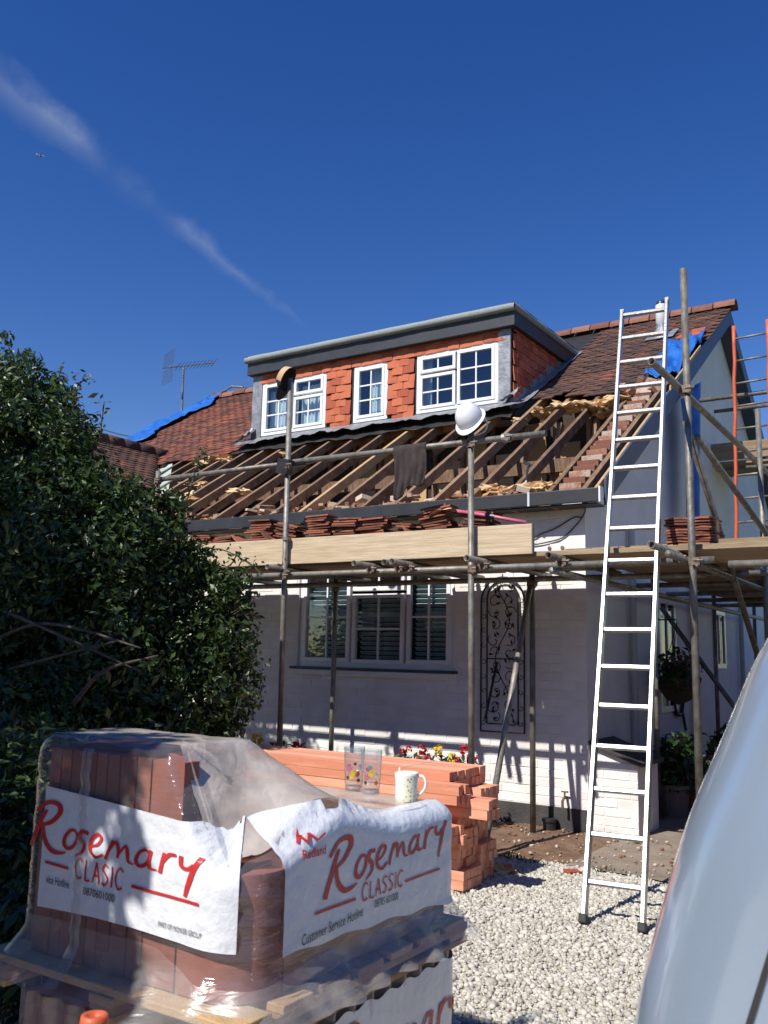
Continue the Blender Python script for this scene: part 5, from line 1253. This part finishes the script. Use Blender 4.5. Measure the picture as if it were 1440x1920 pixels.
# drinks on the pack
def zt_at(x, y): return htop(x, y) - .013
for (x, y, lab, sd_) in ((.975, -4.83, 'left flower printed tumbler standing on the tile pack', 0), (1.068, -4.865, 'right flower printed tumbler standing nearer the mug', 1)):
    y = y - .045; z = zt_at(x, y) + .004
    gl = thing('tumbler', (x, y, z), lab, 'glass', 'two flower printed tumblers')
    MB().lathe([(0, .0), (.026, .0), (.029, .004), (.030, .02), (.036, .148), (.0345, .149), (.0295, .032), (.026, .024), (.0, .022)], (x, y, z), 32).build('glass', m_tumbler, gl, smooth=True)
    MB().lathe([(0, .003), (.025, .003), (.027, .020), (.0, .0195)], (x, y, z), 24).build('thick_base', glassy('thick_glass', (.80, .83, .84), .10, .03, (.8, .82, .84), .20, .8), gl, smooth=True)
    va = math.atan2(-7.5 - y, 2.766 - x)
    for k, (da, dz, r_, m_) in enumerate([(-.55, .083, .013, m_fpink), (.0, .066, .010, m_fyel), (.35, .062, .009, pm('plum_print', (.30, .05, .14), (.36, .07, .18), 9, .5)), (-.25, .052, .007, m_fyel), (.62, .085, .008, m_hat), (.5, .042, .006, m_leaf3), (-.7, .05, .006, m_leaf3), (.1, .096, .005, m_leaf3)] if not sd_ else
                                          [(.05, .075, .011, m_fyel), (-.45, .062, .010, m_fpink), (-.35, .088, .008, pm('plum_print', (.30, .05, .14), (.36, .07, .18), 9, .5)), (-.1, .094, .007, pm('teal_print', (.06, .22, .22), (.09, .28, .27), 9, .5)), (.6, .068, .008, m_hat), (.55, .045, .007, pm('orange_print', (.55, .20, .06), (.6, .25, .08), 9, .5)), (-.6, .045, .006, m_leaf3)]):
        a0 = va + da; V = []; n_ = 14
        for q in range(n_):
            t = 2 * math.pi * q / n_; rr = r_ * (1 + .18 * math.cos(5 * t)); aa = a0 + rr * math.cos(t) / .033; zz = dz + rr * math.sin(t); R_ = .0302 + .004 * zz / .132 + .0008
            V.append((x + R_ * math.cos(aa), y + R_ * math.sin(aa), z + zz))
        MB().add(V, [tuple(range(n_))]).build('flower_print', m_, gl)
x, y = 1.238, -4.965; z = zt_at(x, y) + .005
mg = thing('mug', (x, y, z), 'cream mug with green leafy print on the tile pack', 'mug')
MB().lathe([(0, .004), (.030, .0), (.034, .003), (.0355, .02), (.036, .07), (.038, .094), (.0365, .095), (.034, .07), (.033, .02), (.03, .01), (0, .009)], (x, y, z), 36).build('cup', m_mug, mg, smooth=True)
va = math.atan2(-7.5 - y, 2.766 - x)
MB().grid(20, 8, lambda i, j: (x + (.0362 + .0010 * (j / 7) ** 3 + .0006) * math.cos(va - .25 + 1.25 * i / 19), y + (.0362 + .0010 * (j / 7) ** 3 + .0006) * math.sin(va - .25 + 1.25 * i / 19), z + .010 + .078 * j / 7)).build('printed_band', m_mugp, mg, smooth=True)
ha = va + 1.45
MB().tube(catmull([(x + r_ * math.cos(ha), y + r_ * math.sin(ha), z + h_) for r_, h_ in ((.034, .082), (.052, .084), (.062, .066), (.056, .042), (.034, .022))]), .0045, 8).build('handle', m_mug, mg, smooth=True)

# red post
rp_ = thing('red_post', (1.155, -6.09, 0), 'stubby red plastic post standing in front of the pallet', 'post')
MB().lathe([(.032, .0), (.030, .66), (.028, .672), (.020, .674), (.017, .668), (.0, .660)], (1.155, -6.09, 0), 20).build('post', m_redp, rp_, smooth=True)
MB().lathe([(.06, .0), (.06, .02), (.032, .03)], (1.155, -6.09, 0), 20).build('foot', m_redp, rp_)

# ================================================================== BATTENS
BT = [  # y centre, layer, left x, right x
    (-2.22, 5, -4.2, -.02), (-1.96, 5, -4.3, -.03), (-2.22, 4, -4.4, .00), (-1.97, 4, -4.4, .075), (-2.20, 3, -4.5, .02), (-1.95, 3, -4.4, .04), (-2.23, 2, -4.5, .05), (-1.97, 2, -4.5, .0), (-2.21, 1, -4.6, .03), (-1.96, 1, -4.5, .06), (-2.22, 0, -4.6, .08), (-1.97, 0, -4.5, .04)]
lay = {5: 'top', 4: 'second', 3: 'third', 2: 'fourth', 1: 'fifth', 0: 'lowest'}
HZ = .116
for yc, ly, x0, x1 in BT:
    z0 = .02 + ly * HZ
    bd_ = thing('batten_bundle', ((x0 + x1) / 2, yc, z0), '%s bundle of orange roofing battens in the stack, %s row' % (lay[ly], 'front' if yc < -2.1 else 'rear'), 'battens', 'bundles of roofing battens by the wall')
    for r_ in range(2):
        for c_ in range(5):
            jx = random.gauss(0, .004)
            MB().box(((x0 + x1) / 2 + jx, yc - .1 + .05 * c_ + random.uniform(-.001, .001), z0 + .029 + .057 * r_), (x1 - x0, .048, .055), (0, 0, random.gauss(0, .0006))).build('batten', m_batten, bd_)
    for sx in (.12, .5, .88):
        xx = x0 + (x1 - x0) * sx if sx < .8 else x1 - .38
        MB().span((xx, yc - .1275, z0 - .0005), (xx + .012, yc + .1275, z0 + .1155)).build('strap', m_hat, bd_)
# short offcuts poking out towards the ladder
for k, (x0, x1, yc, z0, lab) in enumerate(((-.16, .255, -2.30, .46, 'short orange batten offcuts poking out toward the ladder'), (-.30, .11, -2.42, .545, 'orange batten offcuts laid across the front of the stack'), (-.28, .07, -2.42, .30, 'lower orange batten offcuts at the end of the stack'))):
    of = thing('batten_offcuts', ((x0 + x1) / 2, yc, z0), lab, 'battens')
    for r_ in range(2):
        for c_ in range(3): MB().box(((x0 + x1) / 2 + random.gauss(0, .012), yc - .05 + .05 * c_, z0 + .028 + .057 * r_), (x1 - x0, .048, .055), (0, 0, random.gauss(0, .01))).build('batten', m_batten, of)
# crumpled tan rag / leaf by the stack
o = MB().grid(14, 10, lambda i, j: (-.07 + .20 * i / 13, -1.72 + .13 * j / 9 + .02 * math.sin(i), .02 + .025 * abs(noise.noise(Vector((i * .4, j * .5, 1)))) + .012 * math.sin(i * .6))).build('wool_scrap', pm('wool_scrap', (.50, .30, .10), (.66, .45, .20), 20, 1, bump=.5), None, smooth=True)
tag(o, 'scrap of yellow insulation lying on the gravel by the battens', 'scrap')
for k, (x, y, a) in enumerate(((-.02, -1.56, .4), (.42, -1.42, 1.1))):
    o = MB().box((x, y, .022), (.11, .07, .012), (.1, .08, a)).build('tile_fragment', m_hung); tag(o, ['broken tile fragment on gravel beside the yellow scrap', 'small broken tile fragment on gravel near the soil edge'][k], 'fragment')

# ================================================================== WALL TRELLIS
tr_ = thing('wall_trellis', (-.755, -.03, .78), 'arched black wrought iron trellis panel on the white wall', 'trellis')
ty = -.035
def arch(x0, x1, zb, zs, n_=14):
    cx2, r_ = (x0 + x1) / 2, (x1 - x0) / 2; P_ = [(x0, ty, zb), (x0, ty, zs)]
    P_ += [(cx2 - r_ * math.cos(math.pi * k / n_), ty, zs + r_ * 1.05 * math.sin(math.pi * k / n_)) for k in range(1, n_)]
    return P_ + [(x1, ty, zs), (x1, ty, zb)]
MB().tube(arch(-.965, -.54, .78, 1.93) + [(-.965, ty, .78)], .0085, 6).build('outer_frame', m_wiron, tr_)
MB().tube(arch(-.905, -.60, .85, 1.96) + [(-.905, ty, .85)], .0075, 6).build('inner_frame', m_wiron, tr_)
MB().tube([(-.905, ty, 1.42), (-.60, ty, 1.42)], .006, 6).build('cross_bar', m_wiron, tr_)
def spiral(cx2, cz, r_, a0, turn, n_=14): return [(cx2 + r_ * (1 - .75 * k / n_) * math.cos(a0 + turn * k / n_), ty, cz + r_ * (1 - .75 * k / n_) * math.sin(a0 + turn * k / n_)) for k in range(n_ + 1)]
rr_ = random.Random(4)
for row in range(11):
    z = .91 + row * .115
    for sgn in (-1, 1):
        cx2 = -.7525 + sgn * (.075 + rr_.uniform(-.012, .012)); r_ = rr_.uniform(.050, .070)
        if z > 1.98 and r_ > .055: r_ = .05
        MB().tube(spiral(cx2, z + rr_.uniform(-.02, .02), r_, rr_.uniform(0, 6.28), rr_.choice((-1, 1)) * rr_.uniform(4.2, 6.5)), .0042, 5).build('scroll', m_wiron, tr_)
        for q in range(2):
            a = rr_.uniform(0, 6.28); px, pz = cx2 + rr_.uniform(-.05, .05), z + rr_.uniform(-.05, .05); dx, dz = .028 * math.cos(a), .028 * math.sin(a)
            MB().add([(px - dx, ty - .003, pz - dz), (px - dz * .4, ty - .009, pz + dx * .4), (px + dx, ty - .003, pz + dz), (px + dz * .4, ty - .009, pz - dx * .4), (px, ty + .004, pz)], [(0, 1, 2, 3), (0, 4, 1), (1, 4, 2), (2, 4, 3), (3, 4, 0)]).build('iron_leaf', m_wiron, tr_)
for row in range(9):
    for xx in (-.935, -.57): MB().tube(spiral(xx, .86 + row * .135, .026, rr_.uniform(0, 6), 6), .0032, 5).build('side_scroll', m_wiron, tr_)
MB().tube(catmull([(-.7525 + .07 * math.sin(k * .9), ty, .86 + k * .105) for k in range(13)], 4), .005, 5).build('vine_stem', m_wiron, tr_)
MB().tube([(-.7525, ty, 2.14), (-.7525, ty, 2.18)], .006, 5).tube([(-.80, ty + .03, 1.3), (-.80, 0, 1.3)], .004, 5).build('finial', m_wiron, tr_)

# ================================================================== FLOWERS IN THE BED
def bloom(mb, c, r_, n_=26):
    c = Vector(c)
    for k in range(n_):
        d_ = Vector((random.gauss(0, 1), random.gauss(0, 1) - .3, random.gauss(0, 1) + .3)).normalized(); t = d_.orthogonal().normalized(); b = d_.cross(t); p = c + d_ * r_ * random.uniform(.45, 1.0); s_ = r_ * .55
        q = random.uniform(0, 6.28); t, b = t * math.cos(q) + b * math.sin(q), b * math.cos(q) - t * math.sin(q)
        mb.add([p - t * s_ * .6, p + b * s_ * .55 + d_ * s_ * .35, p + t * s_ * .7 + d_ * s_ * .25, p - b * s_ * .55 + d_ * s_ * .35], [(0, 1, 2, 3)])
PL = [(-1.44, 'crimson begonia at the left of the right hand clump', [(m_fred, 0, .0, .035), (m_fred, .06, .02, .035)]), (-1.24, 'large crimson begonia left of the yellow one', [(m_fred, 0, .03, .045), (m_fred, .05, -.04, .04), (m_fred, -.04, -.05, .035)]),
      (-1.08, 'large yellow begonia behind the tumblers', [(m_fyel, 0, .03, .052)]), (-.955, 'smaller yellow begonia right of the large one', [(m_fyel, 0, -.01, .040), (m_fyel, .03, -.05, .03)]), (-.83, 'bright red begonia beside the scaffold pole', [(m_fred, 0, .05, .05), (m_fred, .07, -.02, .05), (m_fred, -.07, -.03, .035)]),
      (-3.10, 'yellow begonia at the edge of the dark bush', [(m_fyel, 0, .0, .055), (m_fyel, .05, -.03, .035)]), (-2.62, 'dark red begonia at the left end of the battens', [(m_fred, 0, -.03, .04), (m_fred, .07, -.04, .03)]), (-2.85, 'small red begonia nearest the yellow one', [(m_fred, 0, -.05, .025)])]
for x, lab, heads in PL:
    yy = -.55; pl = thing('begonia', (x, yy, .01), lab, 'flower', 'begonias in the bed below the window')
    zt = .605
    V, F = foliage([(x, yy, zt - .10, .11), (x + .03, yy, zt - .25, .12)], 130, .030, int(abs(x) * 100), thr=-1)
    place('leaves', np_mesh('leaves', V, F, [m_leaf3]), pl)
    MB().tube([(x, yy, .0), (x + .01, yy, .25), (x, yy, zt)], .008, 5).tube([(x, yy, .15), (x + .06, yy, zt - .05)], .006, 5).build('stem', m_leaf3, pl)
    for m_, dx, dz, r_ in heads:
        mb = MB(); bloom(mb, (x + dx, yy - .04, zt + dz), r_); mb.build('bloom', m_, pl)

# ================================================================== RIGHT-HAND SIDE OF THE HOUSE
bk = thing('coal_bunker', (.22, .3, 0), 'low white brick bunker with black sloping lid by the corner', 'bunker')
BX0, BX1, BY0, BY1, BZ0, BZ1 = .03, .425, .05, .62, .72, .585      # lean-to: high at the wall, low outside
core = MB(); V = [(x, y, z) for y in (BY0 + .004, BY1) for (x, z) in ((BX0, 0), (BX0, BZ0), (BX1 - .004, BZ1), (BX1 - .004, 0))]
core.add(V, [(0, 1, 2, 3), (7, 6, 5, 4), (0, 4, 5, 1), (1, 5, 6, 2), (2, 6, 7, 3), (3, 7, 4, 0)]); core.build('core', m_white, bk, fixn=True)
for row in range(8):
    z = .0375 + .075 * row
    if z > .57: break
    for x, L_ in (((BX0 + .111, .217), (BX0 + .308, .167)) if row % 2 else ((BX0 + .055, .104), (BX0 + .222, .217), (BX0 + .365, .052))):
        b = brick_mesh(L_, .066, jit=row * 3 + int(L_ * 100)); m_ = b.mesh('brick'); m_.materials.append(m_white)
        place('brick', m_, bk, Matrix.Translation((x, BY0 + random.uniform(-.003, .002), z)) @ Matrix.Rotation(random.gauss(0, .006), 4, 'Y'))
MB().add([(x, y, z + t) for (x, z) in ((BX0 - .008, BZ0 + .006), (BX1 + .045, BZ1 - .014)) for y in (BY0 - .045, BY1 + .03) for t in (0, .032)], BOXF).build('lid', m_plinth, bk, bevel=.004)
# hanging basket and pots along the gable
hb = thing('hanging_basket', (.22, 1.9, 1.1), 'hanging basket of pink flowers on the shaded side wall', 'basket')
MB().lathe([(.0, -.22), (.12, -.17), (.20, -.05), (.23, .05), (.215, .05)], (.28, 1.9, 1.22), 18).build('liner', m_coir, hb, smooth=True)
V, F = foliage([(.28, 1.9, 1.34, .24), (.30, 1.75, 1.28, .18), (.28, 2.05, 1.28, .18)], 900, .03, 21, thr=-1); place('leaves', np_mesh('leaves', V, F, [m_leaf3]), hb)
for k in range(30):
    mb = MB(); bloom(mb, (.28 + random.gauss(0, .11), 1.9 + random.gauss(0, .15), 1.36 + random.gauss(0, .07)), .03, 9); mb.build('bloom', m_fpink, hb)
MB().tube([(XG, 1.9, 1.85), (.28, 1.9, 1.85), (.28, 1.9, 1.80)], .008, 6).build('bracket', m_wiron, hb)
for k in range(3): MB().tube([(.28, 1.9, 1.80), (.28 + .22 * math.cos(k * 2.1), 1.9 + .22 * math.sin(k * 2.1), 1.27)], .004, 5).build('chain', m_wiron, hb)
orn = tag(MB().tube(catmull([(XG + .03, 2.55, 1.02), (XG + .03, 2.65, .88), (XG + .03, 2.85, .86), (XG + .03, 2.95, .98), (XG + .03, 3.1, 1.0)]), .022, 6).tube(catmull([(XG + .03, 2.9, .9), (XG + .03, 2.98, .75), (XG + .05, 2.95, .68)]), .016, 6).box((XG + .02, 2.6, .98), (.02, .12, .05), (.6, 0, 0)).build('wall_ornament', m_wiron), 'black scrolled ornament fixed on the shaded side wall', 'ornament')
for k, (x, y, r_, h_, lab, fm) in enumerate(((.36, 1.35, .15, .30, 'grey planter with dark red flowers behind the brick bunker', m_fred), (.42, 1.95, .16, .26, 'terracotta pot with leafy plant along the side wall', m_fpink), (.55, 2.7, .18, .30, 'larger terracotta pot with bushy plant farther along the side wall', m_fpink))):
    po_ = thing('plant_pot', (x, y, 0), lab, 'plant pot')
    MB().lathe([(0, .012), (r_ * .72, .012), (r_ * .98, h_), (r_ * 1.06, h_), (r_ * 1.06, h_ - .04), (r_ * .9, h_ - .03), (0, h_ - .04)], (x, y, 0), 20).build('pot', m_path if k == 0 else m_terra, po_, smooth=False)
    V, F = foliage([(x, y, h_ + .17, .24), (x, y + .1, h_ + .28, .2), (x + .05, y - .05, h_ + .1, .2)], 1100, .035, 60 + k, thr=-.4); place('leaves', np_mesh('leaves', V, F, [m_leaf3]), po_)
    for q in range(14):
        mb = MB(); bloom(mb, (x + random.gauss(0, .1), y - .1 + random.gauss(0, .1), h_ + .2 + random.gauss(0, .09)), .025, 8); mb.build('bloom', fm, po_)

# ================================================================== VAN
vn = thing('panel_van', (4.3, -5.3, 0), 'silver blue panel van parked close at the right edge', 'van')
prof = [(2.34, .36), (2.325, .55), (2.332, .78), (2.354, .953), (2.397, 1.083), (2.436, 1.213), (2.475, 1.328), (2.513, 1.421), (2.542, 1.478), (2.60, 1.56), (2.70, 1.65), (2.86, 1.72), (3.1, 1.77), (3.6, 1.80), (4.6, 1.80), (5.0, 1.74), (5.35, 1.58), (5.75, 1.18), (6.2, 1.05), (6.55, .92), (6.66, .70), (6.68, .40), (6.5, .30), (4.4, .28), (2.6, .28)]
prof = [(a - .035 - (.016 if b < 1.3 and a < 3 else 0), b) for a, b in prof]
pc2 = Vector((4.4, .9)); Y0v, Y1v = -6.20, -4.50
body = MB(); K = 10; npf = len(prof); rows = []
for k in range(2 * K + 2):
    if k <= K: a = math.pi / 2 * k / K; y = Y0v + .20 * (1 - math.sin(a)) ; ins = .20 * (1 - math.cos(a)) ** 1.0; ins = .17 * (1 - math.sin(a)) * 0 + .20 * (math.cos(a)) * 0 + .17 * (1 - math.cos(math.pi / 2 - a)); y = Y0v + .22 * (1 - math.cos(a)) if False else Y0v + .20 * (1 - math.cos(a)); ins = .16 * (1 - math.sin(a))
    else:
        a = math.pi / 2 * (2 * K + 1 - k) / K; y = Y1v - .20 * (1 - math.cos(a)); ins = .16 * (1 - math.sin(a))
    r_ = []
    for j, (px, pz) in enumerate(prof):
        n1 = Vector(prof[(j + 1) % npf]) - Vector(prof[j - 1]); nrm = Vector((-n1.y, n1.x)).normalized()
        if (Vector((px, pz)) - pc2).dot(nrm) < 0: nrm = -nrm
        r_.append((px - nrm.x * ins, y, pz - nrm.y * ins))
    rows.append(r_)
for r_ in rows: body.v += r_
for k in range(len(rows) - 1):
    for j in range(npf): body.f.append((k * npf + j, k * npf + (j + 1) % npf, (k + 1) * npf + (j + 1) % npf, (k + 1) * npf + j)); body.m.append(0)
body.f.append(tuple(range(npf))); body.m.append(0); body.f.append(tuple((len(rows) - 1) * npf + j for j in range(npf - 1, -1, -1))); body.m.append(0)
o = body.build('body', m_paint, vn, smooth=True, fixn=True)
ss = o.modifiers.new('subdivision', 'SUBSURF'); ss.levels = 2; ss.render_levels = 2
for x in (3.15, 5.75):
    for y, s_ in ((Y0v - .005, 1), (Y1v + .005, -1)):
        wq = Matrix.Rotation(math.pi / 2, 3, 'X')
        wh = MB().lathe([(.20, -.09), (.31, -.09), (.325, -.06), (.325, .06), (.31, .09), (.20, .09)], (x, y + .10 * s_, .325), 28, wq).build('wheel', m_blackr, vn, smooth=True)
        MB().lathe([(.0, .07 * s_), (.18, .075 * s_), (.20, .09 * s_), (.205, .03 * s_)], (x, y + .10 * s_, .325), 24, wq).build('rim', m_galv, wh, smooth=True)
m_dgl = pm('dark_glass', (.03, .035, .045), (.05, .055, .06), 2, .08)
for y, s_ in ((Y0v - .004, -1), (Y1v + .004, 1)):
    MB().add([(x, y + s_ * t, z) for x, z in ((4.55, 1.12), (5.45, 1.10), (5.20, 1.50), (4.60, 1.58)) for t in (0, .006)], [(0, 2, 4, 6), (7, 5, 3, 1), (0, 1, 3, 2), (2, 3, 5, 4), (4, 5, 7, 6), (6, 7, 1, 0)]).build('door_window', m_dgl, vn)
    MB().span((4.44, y - .002, .42), (4.452, y + .002, 1.6)).build('door_seam', m_blackr, vn)
    MB().tube([(5.28, y, 1.12), (5.28, y + s_ * .16, 1.16)], .02, 8).box((5.28, y + s_ * .2, 1.2), (.10, .2, .2)).build('door_mirror', m_blackp, vn, bevel=.02)
    MB().span((2.9, y - .004, .46), (6.3, y + .004, .54)).build('rubbing_strip', m_blackp, vn)
seam = [(a + .185, b) for a, b in prof[1:10]]
MB().add([(x + dx, Y0v - .0015 - t, z) for x, z in seam for dx in (-.0035, .0035) for t in (0, .002)], [f for k in range(len(seam) - 1) for f in ((k * 4 + 1, k * 4 + 3, k * 4 + 7, k * 4 + 5), (k * 4, k * 4 + 1, k * 4 + 5, k * 4 + 4), (k * 4 + 2, k * 4 + 6, k * 4 + 7, k * 4 + 3))]).build('panel_seam', m_blackr, vn)
MB().box((5.48, -5.35, 1.42), (.02, 1.35, .62), (0, -R(48), 0)).build('windscreen', m_dgl, vn)
MB().span((2.26, -6.12, .30), (2.36, -4.58, .50)).build('rear_bumper', m_blackp, vn, bevel=.03)
for y in (-6.06, -4.70): MB().span((2.283, y, .60), (2.31, y + .09, .86)).build('rear_lamp', m_ink, vn, bevel=.01)
MB().span((2.285, -5.45, .55), (2.31, -5.0, .66)).build('number_plate', pm('plate_yellow', (.70, .55, .08), (.74, .6, .1), 4, .5), vn)
for y in (-6.0, -4.9): MB().span((6.56, y, .68), (6.63, y + .28, .86)).build('headlamp', m_grey, vn, bevel=.02)

# ================================================================== ADDED SKYLIGHT BLOCKERS (unseen, beside and behind the camera)
bh = thing('added_left_hedge', (-.5, -8.2, 0), 'unseen green hedge added left of the drive to block skylight', 'hedge')  # hedge added out of view to cut the skylight reaching the pallet
V, F = foliage([(-.3 + .25 * math.sin(k * 1.7), -9.6 + .32 * k, .55 + .55 * (k % 3), .62) for k in range(10)] + [(-.9, -9.4 + .4 * k, 1.3, .8) for k in range(8)], 26000, .05, 31, out=.4, thr=-.5)
place('foliage', np_mesh('foliage', V, F, [m_leaf2]), bh)
MB().span((-1.0, -9.6, 0), (-.3, -6.9, 1.5)).build('dark_inner_box', m_dark, bh)  # solid dark box filling the added hedge, no separate stalks
for nm, x0, y0, x1, y1, h_, lab in (('added_rear_hedge', -9, -17.5, 10, -16.2, 3.2, 'unseen tall hedge added behind the camera to block low sky'), ('added_right_hedge', 8.6, -15, 9.8, -1.5, 2.6, 'unseen tall hedge added at the far right to block low sky')):  # two hedges added out of view to lower the ambient skylight
    hd_ = thing(nm, ((x0 + x1) / 2, (y0 + y1) / 2, 0), lab, 'hedge')
    MB().span((x0, y0, 0), (x1, y1, h_)).build('dark_inner_box', m_dark, hd_)  # plain dark box as the light-blocking inside of each added hedge
    L_ = max(x1 - x0, y1 - y0); n_ = int(L_ / .8)
    V, F = foliage([(x0 + (x1 - x0) * (random.random() if x1 - x0 < 3 else (k + .5) / n_), y0 + (y1 - y0) * (random.random() if y1 - y0 < 3 else (k + .5) / n_), h_ * q, .85) for k in range(n_) for q in (.15, .45, .75, 1.0)], 16000, .09, 41, out=.3, thr=-.6)
    place('foliage', np_mesh('foliage', V, F, [m_leaf2]), hd_)
fn = thing('added_fence', (2.5, 4, 0), 'unseen dark timber fence added beside the side passage to block skylight', 'fence')  # fence added out of view to keep skylight off the gable side
for k in range(40):
    MB().span((2.50 + .012 * (k % 2), -1.0 + .25 * k, .0), (2.525 + .012 * (k % 2), -.76 + .25 * k, 1.95)).build('fence_board', m_raft, fn)
for k in range(6): MB().span((2.55, -1.0 + 1.95 * k, 0), (2.64, -.91 + 1.95 * k, 2.0)).build('fence_post', m_raft, fn)
